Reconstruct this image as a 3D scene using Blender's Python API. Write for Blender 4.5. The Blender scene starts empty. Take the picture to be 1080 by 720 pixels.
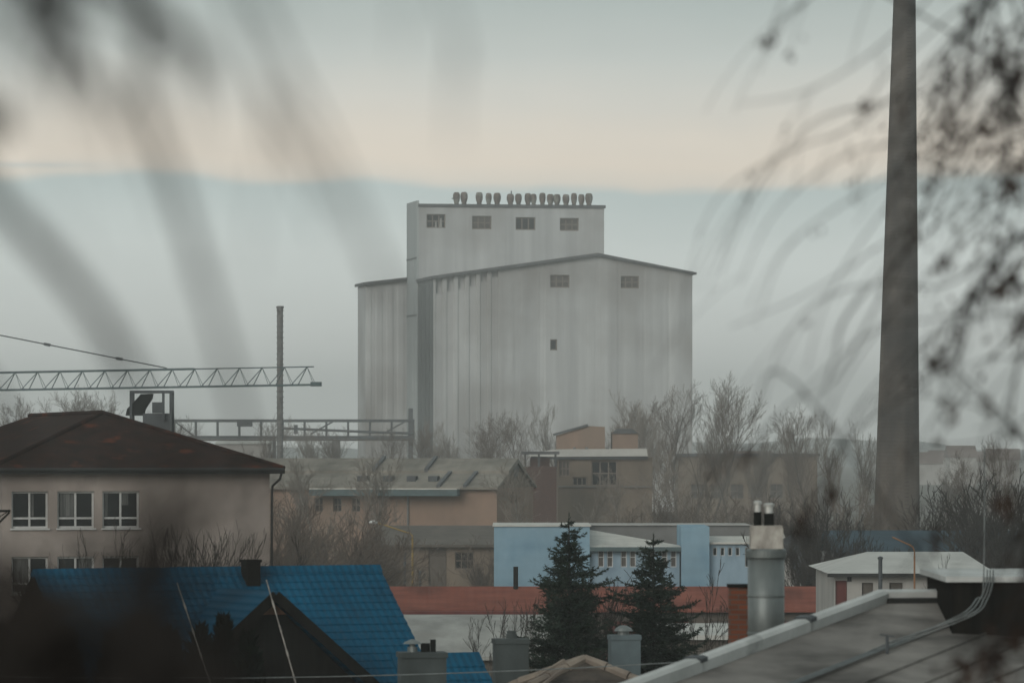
import bpy, math, random
from mathutils import Vector, Matrix
R = math.radians
sc = bpy.context.scene
COL = sc.collection

# ------------------------------------------------------------------ camera frame (metres)
F = 5138.0          # focal length in photo pixels (1080 wide)
HZ = 470.0          # horizon row
H = 12.0            # eye height
def S(d): return d / F
def at(px, py, d): return Vector(((px - 540) * d / F, d, H + (HZ - py) * d / F))
def X(px, d): return (px - 540) * d / F
def Z(py, d): return H + (HZ - py) * d / F

# ------------------------------------------------------------------ mesh builder
class MB:
    def __init__(s): s.v = []; s.f = []
    def add(s, vs, fs):
        n = len(s.v); s.v.extend([tuple(p) for p in vs]); s.f.extend([tuple(i + n for i in f) for f in fs])
    def face(s, *ps): s.add(ps, [tuple(range(len(ps)))])
    def box(s, x0, x1, y0, y1, z0, z1):
        s.add([(x0,y0,z0),(x1,y0,z0),(x1,y1,z0),(x0,y1,z0),(x0,y0,z1),(x1,y0,z1),(x1,y1,z1),(x0,y1,z1)],
              [(0,3,2,1),(4,5,6,7),(0,1,5,4),(1,2,6,5),(2,3,7,6),(3,0,4,7)])
    def tube(s, pts, rad, n=6, cap=True):
        pts = [Vector(p) for p in pts]
        if not isinstance(rad, (list, tuple)): rad = [rad] * len(pts)
        base = len(s.v); m = len(pts)
        ref = None
        for i, p in enumerate(pts):
            t = (pts[min(i+1, m-1)] - pts[max(i-1, 0)])
            if t.length < 1e-9: t = Vector((0,0,1))
            t.normalize()
            if ref is None: ref = Vector((1,0,0)) if abs(t.x) < .8 else Vector((0,1,0))
            u = t.cross(ref)
            if u.length < 1e-6: u = t.orthogonal()
            u.normalize(); w = t.cross(u); ref = u.cross(t)
            for k in range(n):
                a = 2*math.pi*k/n
                q = p + (u*math.cos(a) + w*math.sin(a))*rad[i]
                s.v.append((q.x,q.y,q.z))
        for i in range(m-1):
            for k in range(n):
                a = base+i*n+k; b = base+i*n+(k+1)%n
                s.f.append((a, b, b+n, a+n))
        if cap:
            s.f.append(tuple(base+k for k in range(n))[::-1])
            s.f.append(tuple(base+(m-1)*n+k for k in range(n)))
    def bar(s, a, b, w, d=None):       # rectangular bar between two points
        a = Vector(a); b = Vector(b); d = d or w
        t = (b-a).normalized()
        ref = Vector((0,0,1)) if abs(t.z) < .9 else Vector((0,1,0))
        u = t.cross(ref).normalized(); v = u.cross(t).normalized()
        c = []
        for p in (a, b):
            for (i, j) in ((-1,-1),(1,-1),(1,1),(-1,1)): c.append(p + u*(i*w/2) + v*(j*d/2))
        s.add(c, [(0,1,2,3),(7,6,5,4),(0,4,5,1),(1,5,6,2),(2,6,7,3),(3,7,4,0)])
    def lathe(s, c, prof, n=14):        # prof: (r, z) list about a vertical axis at c
        base = len(s.v)
        for (r, z) in prof:
            for k in range(n):
                a = 2*math.pi*k/n
                s.v.append((c[0]+r*math.cos(a), c[1]+r*math.sin(a), c[2]+z))
        for i in range(len(prof)-1):
            for k in range(n):
                a = base+i*n+k; b = base+i*n+(k+1)%n
                s.f.append((a, b, b+n, a+n))
        s.f.append(tuple(base+k for k in range(n))[::-1])
        s.f.append(tuple(base+(len(prof)-1)*n+k for k in range(n)))
    def prism(s, poly, vec):            # planar polygon pushed along vec
        vec = Vector(vec); n = len(poly)
        vs = [Vector(p) for p in poly]; vs += [p+vec for p in vs]
        fs = [tuple(range(n))[::-1], tuple(range(n, 2*n))]
        for i in range(n):
            j = (i+1) % n; fs.append((i, j, n+j, n+i))
        s.add(vs, fs)
    def wall(s, x0, x1, z0, z1, y, holes=(), reveal=.2):   # wall facing -y with real openings
        xs = sorted({x0, x1, *[h[0] for h in holes], *[h[1] for h in holes]})
        zs = sorted({z0, z1, *[h[2] for h in holes], *[h[3] for h in holes]})
        for a, b in zip(xs, xs[1:]):
            for c, d in zip(zs, zs[1:]):
                mx, mz = (a+b)/2, (c+d)/2
                if any(h[0] < mx < h[1] and h[2] < mz < h[3] for h in holes): continue
                s.face((a,y,c),(b,y,c),(b,y,d),(a,y,d))
        for (a, b, c, d) in holes:
            r = y+reveal
            s.face((a,y,c),(a,r,c),(b,r,c),(b,y,c)); s.face((a,y,d),(b,y,d),(b,r,d),(a,r,d))
            s.face((a,y,c),(a,y,d),(a,r,d),(a,r,c)); s.face((b,y,c),(b,r,c),(b,r,d),(b,y,d))
            s.face((a,r,c),(a,r,d),(b,r,d),(b,r,c))      # closed back behind the pane
    def block(s, x0, x1, y0, y1, z0, z1, holes=(), reveal=.2):
        s.wall(x0, x1, z0, z1, y0, holes, reveal)
        s.face((x1,y0,z0),(x1,y1,z0),(x1,y1,z1),(x1,y0,z1)); s.face((x0,y1,z0),(x0,y0,z0),(x0,y0,z1),(x0,y1,z1))
        s.face((x1,y1,z0),(x0,y1,z0),(x0,y1,z1),(x1,y1,z1)); s.face((x0,y0,z1),(x1,y0,z1),(x1,y1,z1),(x0,y1,z1))
    def build(s, name, mat, parent=None, label=None, smooth=False):
        me = bpy.data.meshes.new(name); me.from_pydata(s.v, [], s.f); me.update()
        if smooth: me.polygons.foreach_set('use_smooth', [True]*len(me.polygons))
        me.materials.append(mat)
        o = bpy.data.objects.new(name, me); COL.objects.link(o)
        if parent is not None: o.parent = parent
        if label: o['label'] = label
        return o

def smooth(pts, k=5):
    pts = [Vector(p) for p in pts]; out = []
    for j in range(len(pts)-1):
        p0,p1,p2,p3 = pts[max(j-1,0)],pts[j],pts[j+1],pts[min(j+2,len(pts)-1)]
        for u in range(k):
            u /= k; out.append(.5*((2*p1)+(p2-p0)*u+(2*p0-5*p1+4*p2-p3)*u*u+(3*p1-p0-3*p2+p3)*u**3))
    out.append(pts[-1]); return out
def tag(o, label, cat=None, group=None, kind=None):
    if label: o['label'] = label
    if cat: o['category'] = cat
    if group: o['group'] = group
    if kind: o['kind'] = kind
    return o
def thing(name, label, cat, loc=(0,0,0), rz=0, group=None):
    o = bpy.data.objects.new(name, None); COL.objects.link(o)
    o.location = loc; o.rotation_euler = (0,0,rz); o.empty_display_size = .5
    return tag(o, label, cat, group)
def copy_thing(src, loc, rz, scale, label, group=None):
    r = src.copy(); COL.objects.link(r); r.location = loc; r.rotation_euler = (0,0,rz)
    r.scale = scale if isinstance(scale, tuple) else (scale,)*3
    r['label'] = label
    if group: r['group'] = group
    for ch in list(src.children):
        c = ch.copy(); COL.objects.link(c); c.parent = r
        for g in list(ch.children):
            d = g.copy(); COL.objects.link(d); d.parent = c
    return r

# ------------------------------------------------------------------ materials
def mat(name, col, col2=None, scale=1.0, stretch=(1,1,1), rough=.85, bump=0., bscale=None, metal=0., lo=.35, hi=.65, detail=5,
        wave=None, col3=None, s3=.15, lo3=.6, hi3=.7, spec=.3):
    m = bpy.data.materials.new(name); m.use_nodes = True
    nt = m.node_tree; N = nt.nodes; L = nt.links
    b = N['Principled BSDF']; b.inputs['Roughness'].default_value = rough; b.inputs['Metallic'].default_value = metal
    b.inputs['Specular IOR Level'].default_value = spec
    if col2 is None: col2 = tuple(c*.72 for c in col)
    tc = N.new('ShaderNodeTexCoord'); mp = N.new('ShaderNodeMapping'); mp.inputs['Scale'].default_value = stretch
    L.new(tc.outputs['Object'], mp.inputs['Vector'])
    n = N.new('ShaderNodeTexNoise'); n.inputs['Scale'].default_value = scale; n.inputs['Detail'].default_value = detail
    n.inputs['Roughness'].default_value = .62
    L.new(mp.outputs['Vector'], n.inputs['Vector'])
    r = N.new('ShaderNodeValToRGB'); r.color_ramp.elements[0].position = lo; r.color_ramp.elements[1].position = hi
    r.color_ramp.elements[0].color = (*col2, 1); r.color_ramp.elements[1].color = (*col, 1)
    L.new(n.outputs['Fac'], r.inputs['Fac'])
    out = r.outputs['Color']
    if col3 is not None:
        n3 = N.new('ShaderNodeTexNoise'); n3.inputs['Scale'].default_value = s3; n3.inputs['Detail'].default_value = 6
        L.new(tc.outputs['Object'], n3.inputs['Vector'])
        r3 = N.new('ShaderNodeValToRGB'); r3.color_ramp.elements[0].position = lo3; r3.color_ramp.elements[1].position = hi3
        r3.color_ramp.elements[0].color = (0,0,0,1); r3.color_ramp.elements[1].color = (1,1,1,1)
        L.new(n3.outputs['Fac'], r3.inputs['Fac'])
        mx = N.new('ShaderNodeMixRGB'); L.new(r3.outputs['Color'], mx.inputs['Fac'])
        L.new(out, mx.inputs['Color1']); mx.inputs['Color2'].default_value = (*col3, 1); out = mx.outputs['Color']
    L.new(out, b.inputs['Base Color'])
    hsrc = None
    if wave:                                        # (axis, bands per metre, depth)
        w = N.new('ShaderNodeTexWave'); w.bands_direction = wave[0]; w.inputs['Scale'].default_value = wave[1]/6*2*math.pi/20
        L.new(tc.outputs['Object'], w.inputs['Vector'])
        bw = N.new('ShaderNodeBump'); bw.inputs['Distance'].default_value = wave[2]; bw.inputs['Strength'].default_value = 1
        L.new(w.outputs['Fac'], bw.inputs['Height']); hsrc = bw.outputs['Normal']
    if bump:
        nb = N.new('ShaderNodeTexNoise'); nb.inputs['Scale'].default_value = bscale or scale*4; nb.inputs['Detail'].default_value = 4
        L.new(tc.outputs['Object'], nb.inputs['Vector'])
        bp = N.new('ShaderNodeBump'); bp.inputs['Distance'].default_value = bump; bp.inputs['Strength'].default_value = .8
        L.new(nb.outputs['Fac'], bp.inputs['Height'])
        if hsrc is not None: L.new(hsrc, bp.inputs['Normal'])
        hsrc = bp.outputs['Normal']
    if hsrc is not None: L.new(hsrc, b.inputs['Normal'])
    return m

def brick_mat(name, c1, c2, mortar, bw=.25, rh=.075):
    m = mat(name, c1, c2, 3, rough=.9)
    nt = m.node_tree; N = nt.nodes; L = nt.links; b = N['Principled BSDF']
    tc = N.new('ShaderNodeTexCoord'); sep = N.new('ShaderNodeSeparateXYZ'); L.new(tc.outputs['Object'], sep.inputs[0])
    ad = N.new('ShaderNodeMath'); L.new(sep.outputs['X'], ad.inputs[0]); L.new(sep.outputs['Y'], ad.inputs[1])
    cb = N.new('ShaderNodeCombineXYZ'); L.new(ad.outputs[0], cb.inputs['X']); L.new(sep.outputs['Z'], cb.inputs['Y'])
    br = N.new('ShaderNodeTexBrick'); br.inputs['Scale'].default_value = 1; br.inputs['Brick Width'].default_value = bw
    br.inputs['Row Height'].default_value = rh; br.inputs['Mortar Size'].default_value = .009
    br.inputs['Color1'].default_value = (*c1,1); br.inputs['Color2'].default_value = (*c2,1); br.inputs['Mortar'].default_value = (*mortar,1)
    L.new(cb.outputs[0], br.inputs['Vector']); L.new(br.outputs['Color'], b.inputs['Base Color'])
    return m

M = dict(
    concrete = mat('weathered_concrete', (.51,.525,.525), (.33,.342,.347), .42, (1.0,1.0,.035), rough=.92, lo=.25, hi=.72, col3=(.225,.215,.205), s3=.06, lo3=.42, hi3=.74, bump=.02, bscale=3),
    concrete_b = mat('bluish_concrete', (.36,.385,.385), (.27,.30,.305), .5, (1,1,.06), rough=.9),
    concrete_d = mat('grey_concrete_side_shade', (.13,.142,.143), (.09,.10,.102), .5, (1,1,.06), rough=.92),  # darkened to stand for shade on the silo's left side; also on string courses
    silo_roof = mat('silo_roof_sheet', (.10,.105,.11), (.06,.063,.065), .6, rough=.7),
    vent = mat('rusty_vent', (.16,.12,.10), (.08,.07,.062), 1.2, rough=.8, col3=(.19,.19,.17), s3=.6, lo3=.5, hi3=.6),
    win_brown = mat('brown_window_frame', (.20,.165,.14), (.13,.11,.095), 3),
    glass_dark = mat('dark_glass', (.016,.02,.02), (.01,.012,.013), .8, rough=.1, spec=.14),
    glass_grey = mat('dusty_glass', (.10,.09,.08), (.055,.05,.045), 1.0, rough=.5, spec=.15),
    steel = mat('dull_steel', (.07,.08,.085), (.045,.05,.055), 1.5, rough=.6, metal=.2),
    steel_teal = mat('teal_steel', (.07,.11,.115), (.05,.075,.08), 1.5, rough=.6),
    stack = mat('sooty_stack_concrete', (.115,.098,.083), (.066,.058,.051), .5, (1,1,.15), rough=.95, spec=.1, col3=(.022,.02,.019), s3=.16, lo3=.45, hi3=.72, bump=.03, wave=('Z',3*6,.015)),
    pole = mat('mast_concrete', (.16,.16,.155), (.09,.09,.088), 2, rough=.9),
    plaster = mat('beige_grey_plaster', (.31,.268,.242), (.235,.203,.184), .5, (1,1,.5), rough=.93, bump=.005, bscale=20, col3=(.125,.108,.097), s3=.35, lo3=.55, hi3=.75),
    tile_dark = mat('old_dark_roof_tile', (.030,.013,.009), (.013,.0085,.007), 1.6, rough=.95, spec=.04, col3=(.085,.026,.013), s3=.8, lo3=.60, hi3=.70, wave=('Z',1.6*6,.03), bump=.01),
    fascia = mat('dark_fascia', (.02,.021,.02), (.012,.013,.012), 2, rough=.7),
    white_paint = mat('white_window_paint', (.52,.53,.52), (.42,.42,.41), 2, rough=.5),
    blue_roof = mat('blue_roof_sheet', (.002,.074,.14), (.0015,.042,.08), .5, rough=.75, wave=('X', 5*6, .022), spec=.1),
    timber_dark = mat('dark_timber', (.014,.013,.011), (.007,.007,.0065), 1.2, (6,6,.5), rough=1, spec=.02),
    timber_orange = mat('orange_timber', (.19,.10,.06), (.12,.06,.035), 2, (6,6,.5), rough=.8),
    blackish = mat('sooty_black', (.010,.011,.010), (.006,.007,.006), 3, rough=.9, spec=.1),
    render_grey = mat('grey_chimney_render', (.055,.066,.066), (.034,.041,.041), 1.5, (1,1,.4), rough=.9, bump=.006, bscale=12),
    blue_render = mat('slate_blue_chimney_render', (.10,.13,.14), (.068,.087,.094), 1.6, rough=.9, bump=.006, bscale=12),
    shingle = mat('weathered_shingle', (.095,.08,.066), (.04,.034,.03), 1.2, (1,1,1), rough=.95, bump=.04, bscale=7, col3=(.035,.032,.03), s3=.9, lo3=.5, hi3=.65),
    ridge_tile = mat('pale_ridge_tile', (.22,.185,.15), (.12,.10,.085), 2, rough=.9),
    pale_blue = mat('pale_blue_wall', (.235,.355,.435), (.18,.28,.35), .35, (1,1,.4), rough=.9, spec=.1, col3=(.13,.235,.32), s3=.5, lo3=.5, hi3=.8, wave=('Z', 1.2*6, .01)),
    pale_blue2 = mat('lighter_blue_wall', (.28,.375,.45), (.21,.29,.35), .6, (1,1,.4), rough=.9, spec=.1, col3=(.17,.24,.30), s3=.6, lo3=.5, hi3=.75),
    pale_sheet = mat('pale_roof_sheet', (.52,.51,.47), (.40,.39,.36), .7, rough=.8, wave=('X', 1.2*6, .02)),
    grey_sheet = mat('grey_flat_sheet', (.17,.17,.165), (.13,.13,.125), .6, rough=.8),
    red_sheet = mat('dull_red_roof', (.22,.078,.055), (.155,.052,.038), .35, (1,3,3), rough=.95, spec=.05, col3=(.085,.035,.027), s3=.35, lo3=.5, hi3=.75, wave=('X', 2*6, .02)),
    snow_sheet = mat('streaked_pale_roof', (.31,.31,.29), (.19,.19,.178), .55, (1.2,.5,1), rough=.85, col3=(.20,.195,.18), s3=.4, lo3=.52, hi3=.7, bump=.03, bscale=1.5),
    grey_wall = mat('grey_wall', (.115,.10,.085), (.075,.067,.058), .5, (1,1,.4), rough=.92),
    pink_wall = mat('faded_pink_render', (.28,.195,.148), (.20,.145,.113), .3, (1,1,.5), rough=.93, col3=(.21,.16,.125), s3=.18, lo3=.5, hi3=.7),
    eternit = mat('mossy_fibre_roof', (.23,.21,.18), (.15,.14,.12), .4, rough=.95, col3=(.10,.095,.08), s3=.25, lo3=.55, hi3=.7, wave=('X', 1*6, .05)),
    brown_brick = brick_mat('brown_brick', (.085,.042,.033), (.06,.032,.026), (.075,.06,.052)),
    curtain = mat('net_curtain', (.15,.155,.15), (.06,.064,.062), 2.0, (6,1,.3), rough=.95),
    red_brick = brick_mat('orange_red_brick', (.15,.044,.02), (.085,.027,.014), (.075,.06,.05)),
    grey_brown = mat('grey_brown_render', (.18,.145,.112), (.115,.095,.077), .3, (1,1,.4), rough=.93),
    yellow = mat('yellow_paint', (.27,.18,.05), (.19,.13,.04), 2, rough=.6),
    orange_paint = mat('rusty_orange_paint', (.26,.13,.06), (.18,.09,.045), 2, rough=.7),
    lamp_grey = mat('lamp_housing', (.55,.56,.54), (.45,.45,.44), 3, rough=.5),
    blue_grey_roof = mat('blue_grey_roof', (.048,.078,.098), (.034,.055,.07), .3, rough=.95, spec=.05),
    white_roof = mat('whitish_flat_roof', (.47,.47,.445), (.36,.36,.34), .35, rough=.85, col3=(.30,.30,.28), s3=.3, lo3=.55, hi3=.75),
    white_wall = mat('dirty_white_wall', (.36,.35,.33), (.27,.265,.25), .6, (1,1,.4), rough=.92),
    oxblood = mat('oxblood_door', (.11,.03,.025), (.08,.022,.02), 2, rough=.7),
    galv = mat('galvanised_sheet', (.19,.21,.205), (.125,.14,.138), 3, (1,1,.3), rough=.5, metal=.55, spec=.5),
    roof_metal = mat('grey_standing_seam', (.225,.212,.195), (.13,.122,.113), .5, (1,1,1), rough=.8, metal=.0, spec=.15, col3=(.055,.051,.047), s3=.7, lo3=.45, hi3=.7, bump=.01, bscale=2),
    cap_white = mat('white_metal_capping', (.46,.47,.46), (.34,.35,.34), 1.4, rough=.65, spec=.2, col3=(.16,.165,.16), s3=1.3, lo3=.6, hi3=.75),
    soot_cement = mat('stained_cement', (.42,.40,.36), (.17,.15,.135), 3.2, (1,1,.6), rough=.9),
    pipe_silver = mat('silver_cowl', (.6,.6,.58), (.48,.48,.46), 5, rough=.35, metal=.6),
    cable = mat('grey_cable', (.15,.165,.165), (.09,.10,.10), 4, rough=.6),
    cable_pale = mat('pale_rod', (.36,.34,.31), (.16,.15,.14), 4, rough=.7, detail=2),
    bark = mat('grey_brown_bark', (.105,.092,.08), (.06,.053,.047), 2, (3,3,.7), rough=.95),
    bark_dark = mat('dark_bark', (.04,.036,.032), (.024,.022,.02), 2, (3,3,.7), rough=.95),
    bark_birch = mat('pale_birch_bark', (.36,.34,.31), (.16,.15,.135), 2.5, (1,1,2.5), rough=.9),
    twig = mat('brown_twig', (.135,.107,.087), (.095,.077,.063), 1, rough=.95),
    twig_pale = mat('pale_twig', (.20,.175,.15), (.145,.127,.11), 1, rough=.95),
    twig_dark = mat('dark_twig', (.042,.036,.031), (.026,.023,.02), 1, rough=.95),
    near_bark = mat('near_dark_bark', (.018,.0145,.012), (.010,.0085,.0075), 8, rough=.95),
    near_leaf = mat('withered_leaf', (.035,.018,.011), (.018,.011,.008), 8, rough=.85),
    needle = mat('spruce_needle', (.018,.034,.021), (.007,.014,.009), 2.2, rough=.8),
    thuja = mat('thuja_green', (.007,.012,.008), (.004,.007,.005), 3, rough=.95, spec=.05),
    ground = mat('winter_ground', (.10,.092,.07), (.055,.052,.042), .05, rough=.98, col3=(.13,.12,.11), s3=.013, lo3=.5, hi3=.6, bump=.05, bscale=1.5),
    hill = mat('far_hill_field', (.20,.21,.20), (.15,.16,.155), .01, rough=1),
    far_white = mat('far_house_wall', (.36,.345,.325), (.30,.285,.27), .3, rough=.95),
    far_red = mat('far_house_roof', (.13,.085,.07), (.10,.065,.055), .3, rough=.95),
)

def window(parent, x0, x1, z0, z1, y, frame, pane, mull=(), trans=(), bar=.08, reveal=.2, label=None, fy=.06):
    """casement set into an opening of a wall at y: frame bars are one mesh, the pane a sub-part"""
    m = MB(); a, b = y+reveal-.12, y+reveal-.12+fy
    m.box(x0,x0+bar,a,b,z0,z1); m.box(x1-bar,x1,a,b,z0,z1); m.box(x0+bar,x1-bar,a,b,z0,z0+bar); m.box(x0+bar,x1-bar,a,b,z1-bar,z1)
    for t in mull:
        c = x0+(x1-x0)*t; m.box(c-bar/2,c+bar/2,a-.005,b+.003,z0+bar,z1-bar)
    for t in trans:
        c = z0+(z1-z0)*t; m.box(x0+bar,x1-bar,a-.002,b,c-bar/2,c+bar/2)
    w = m.build('window', frame, parent, label)
    p = MB(); p.box(x0+bar*.5,x1-bar*.5,y+reveal-.045,y+reveal-.025,z0+bar*.5,z1-bar*.5); p.build('pane', pane, w)
    return w

# ------------------------------------------------------------------ setting: ground, hills, air
def ground():
    m = MB(); n = 40
    xs = [-1480+2960*i/n for i in range(n+1)]
    ys = [-20, 0, 60, 120, 180, 240, 300, 360, 420, 500, 600, 700, 850, 1000, 1300, 1700, 2200, 2800, 3400, 4140]
    rng = random.Random(3)
    for y in ys:
        for x in xs: m.v.append((x, y, rng.uniform(-.15,.15)))
    w = n+1
    for j in range(len(ys)-1):
        for i in range(n): m.f.append((j*w+i, j*w+i+1, (j+1)*w+i+1, (j+1)*w+i))
    tag(m.build('ground', M['ground'], smooth=True), 'brownish winter ground between the buildings', kind='structure')
ground()
def hills():
    m = MB(); n = 120; rng = random.Random(8)
    ph = [rng.uniform(0,6.28) for _ in range(6)]
    def h(x, k): return max(3, 11 + 3*math.sin(x*.004+ph[0]) + 2.4*math.sin(x*.011+ph[1]) + 2.2*math.sin(x*.031+ph[2]) + 1.2*math.sin(x*.083+ph[3]))*k
    rows = ((2700,0),(2950,.45),(3200,1),(3600,.8),(4000,0))
    for (y, k) in rows:
        for i in range(n+1):
            x = -1400+2800*i/n; m.v.append((x, y, h(x,k)-.3 if k else -.3))
    for j in range(len(rows)-1):
        for i in range(n):
            a = j*(n+1)+i; m.f.append((a,a+1,a+n+2,a+n+1))
    tag(m.build('hills', M['hill'], smooth=True), 'low wooded hills on the misty horizon', kind='structure')
hills()
HAZE = .00041
def haze():
    m = MB(); m.box(-1500,1500,-30,4200,-1.0,68)
    hm = bpy.data.materials.new('haze_air'); hm.use_nodes = True
    nt = hm.node_tree; nt.nodes.clear()
    o = nt.nodes.new('ShaderNodeOutputMaterial'); v = nt.nodes.new('ShaderNodeVolumePrincipled')
    v.inputs['Color'].default_value = (.965,.965,.955,1); v.inputs['Density'].default_value = HAZE; v.inputs['Anisotropy'].default_value = .72
    nt.links.new(v.outputs[0], o.inputs['Volume'])
    try: hm.cycles.homogeneous_volume = True
    except Exception: pass
    tag(m.build('haze', hm), 'pale winter mist hanging over the town', kind='stuff')
haze()

# ------------------------------------------------------------------ the grain silo
def silo():
    d = 880.0; s = S(d); phi = R(10)
    root = thing('grain_silo', 'huge grey concrete grain silo with a tall stepped tower, rising above all the roofs', 'grain silo', (X(457,d), d, 0), phi)
    k = s/math.cos(phi)
    W = (732-457)*k; xa = (630-457)*k
    zl, za, zr = Z(294,d), Z(270,d+5), Z(289,d+8)
    def top(x): return zl+(za-zl)*x/xa if x < xa else za+(zr-za)*(x-xa)/(W-xa)
    # front block: fluted wall, plan profile running left to right
    prof = [(0,0)]
    bay = 2.05; x = 6*2.05
    slots = [(i*bay+.54, i*bay+1.66) for i in range(6)]
    for i in range(6): prof += [(i*bay+.40,0),(i*bay+.50,.16),(i*bay+1.70,.16),(i*bay+1.80,0)]
    def panel(x0, x1, dep): prof.extend([(x0,0),(x0+.3,dep*.14),(x1-.3,dep*.14),(x1,0)])
    panel(x+2.3, x+4.1, .22); panel((572-457)*k-.7, (572-457)*k+.7, .35)
    panel((628-457)*k-.2, (628-457)*k+1.0, .2); panel((651-457)*k, (651-457)*k+.8, .3); panel((678-457)*k, (678-457)*k+.8, .3)
    panel((705-457)*k, (705-457)*k+.8, .25)
    prof += [(W,0),(W,18)]
    # split where windows stand: openings are real recesses
    m = MB()
    holes = [((580.5-457)*k,(601-457)*k,Z(303,d+2),Z(289.5,d+2)), ((654-457)*k,(675-457)*k,Z(304,d+6),Z(291,d+6)), ((580.5-457)*k,(588-457)*k,Z(369,d+2),Z(357.5,d+2))]
    for (x0,y0),(x1,y1) in zip(prof, prof[1:]):
        sl = [q for q in slots if y0 == y1 == .16 and x0 <= q[0] and q[1] <= x1]
        if sl:
            q = sl[0]; zt = min(top(x0),top(x1))-.12; h = (q[0],q[1],zt-(2.6,2.5,2.4,2.1,1.6,1.1)[slots.index(q)],zt)
            m.wall(x0, x1, 0, zt+.02, .16, [h], .7); m.face((x0,.16,zt+.02),(x1,.16,zt+.02),(x1,.16,top(x1)-.02),(x0,.16,top(x0)-.02)); continue
        hs = [h for h in holes if y0 == 0 and y1 == 0 and x0 < h[1] and x1 > h[0]]
        t0 = top(x0)-.02; t1 = top(x1)-.02
        if hs:
            zt = min(t0, t1)-.6
            m.wall(x0, x1, 0, zt, 0, [(max(h[0],x0),min(h[1],x1),h[2],h[3]) for h in hs], .45)
            m.face((x0,0,zt),(x1,0,zt),(x1,0,t1),(x0,0,t0))
        elif abs(xa-x0) > 1 and x0 < xa < x1 and y0 == y1:
            m.face((x0,y0,0),(x1,y1,0),(x1,y1,t1),(xa,y0,za-.02),(x0,y0,t0))
        else: m.face((x0,y0,0),(x1,y1,0),(x1,y1,t1),(x0,y0,t0))
    m.face((0,18,0),(0,18,zl),(xa,18,za),(W,18,zr),(W,18,0))
    m.build('front_block', M['concrete'], root)
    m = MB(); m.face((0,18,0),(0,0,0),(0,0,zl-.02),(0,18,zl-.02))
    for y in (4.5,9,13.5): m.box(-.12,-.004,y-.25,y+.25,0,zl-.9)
    m.build('side_wall', M['concrete_d'], root)  # shade on this left face is put into its darker concrete colour
    def roof(x0, xa, x1, z0, za, z1, y0, y1, name):
        r = MB(); th = .55
        r.prism([(x0,y0,z0),(xa,y0,za),(x1,y0,z1),(x1,y0,z1+th*.7),(xa,y0,za+th),(x0,y0,z0+th)], (0,y1-y0,0))
        r.build(name, M['silo_roof'], root)
    roof(-.35, xa, W+.6, zl-.05, za, zr-.1, -1.0, 18.3, 'roof')
    for i, h in enumerate(holes):
        window(root, *h, 0, M['win_brown'], M['glass_grey'] if i < 2 else M['glass_dark'], (.33,.66) if i < 2 else (), (.5,) if i < 2 else (), bar=.22, reveal=.45)
    # tower
    d2 = d+18; k2 = S(d2)/math.cos(phi)
    tx0, tx1 = .25, .25+(637-441)*k2; ty0, ty1 = 18.32, 30.5; tz = Z(218,d2)
    tw = [(449,469,226.5,241),(497,517.5,228,242),(543,564,229,242.5),(590,610,229.5,243)]
    th = [(tx0+(a-441)*k2, tx0+(b-441)*k2, Z(q,d2+3), Z(p,d2+3)) for a,b,p,q in tw]
    m = MB(); m.block(tx0, tx1, ty0, ty1, 0, tz, th, .5); m.build('tower', M['concrete'], root)
    m = MB()
    m.box(tx0-.14, tx1+.25, ty0-.3, ty1+.2, tz+.003, tz+.55); m.build('tower_roof', M['silo_roof'], root)
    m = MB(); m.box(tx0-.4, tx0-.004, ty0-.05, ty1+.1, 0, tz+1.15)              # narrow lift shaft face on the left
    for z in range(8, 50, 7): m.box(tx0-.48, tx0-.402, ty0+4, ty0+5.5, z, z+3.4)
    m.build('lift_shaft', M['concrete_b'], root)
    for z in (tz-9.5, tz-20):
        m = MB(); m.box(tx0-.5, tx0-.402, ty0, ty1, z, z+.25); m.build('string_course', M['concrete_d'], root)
    for i, h in enumerate(th):
        window(root, *h, ty0, M['win_brown'], M['glass_dark'] if i in (0,2) else M['glass_grey'], (.33,.66), (.5,) if i != 2 else (), bar=.22, reveal=.5)
    # loose white sheets in the first broken window
    m = MB(); h = th[0]
    for (a, w, b) in ((.45,.1,.5),(.68,.15,.75)):
        q = h[0]+(h[1]-h[0])*a; ww = (h[1]-h[0])*w
        m.prism([(q,ty0+.28,h[2]+.1),(q+ww,ty0+.28,h[2]+.05),(q+ww*.8,ty0+.28,h[2]+(h[3]-h[2])*b),(q+ww*.3,ty0+.28,h[2]+(h[3]-h[2])*b*.9)], (0,.05,0))
    m.build('torn_sheet', M['white_wall'], root)
    # ventilators in a row on the tower
    pxs = [482,490,506,516,525,539,547.5,557.7,563.6,573,581.5,588.5,598,606.6,614.5,622.5]
    rng = random.Random(5)
    for i, px in enumerate(pxs):
        m = MB(); c = (tx0+(px-441)*k2, ty0+1.6, tz+.55); f = rng.uniform(.88,1.08); g = rng.uniform(.95,1.1)
        m.lathe(c, [(.46*f,0),(.42*f,.3*g),(.54*f,.6*g),(.64*f,1.0*g),(.67*f,1.4*g),(.62*f,1.75*g),(.5*f,2.02*g),(.3*f,2.12*g)], 12)
        m.build('ventilator', M['vent'], root, smooth=True)
    m = MB(); m.tube([(tx0+(541-441)*k2, ty0+2.6, tz+.5),(tx0+(541-441)*k2, ty0+2.6, tz+3.2)], .12, 5)
    m.build('aerial', M['steel'], root); m = MB(); m.tube([(tx0+(478-441)*k2, ty0+2.6, tz+1.6),(tx0+(483-441)*k2, ty0+2.2, tz+2.2)], .1, 5); m.build('aerial', M['steel'], root)
    # rear block, seen left of the tower
    d3 = d+30.5; k3 = S(d3)
    rx0 = -(430.5-386)*k3/math.cos(phi)+.2
    y0, y1 = 30.9, 41.5; rz0, rzs = Z(301,d3), .118
    xt = tx1-4
    prof = [(rx0,y1),(rx0,y0)]; x = rx0
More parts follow.
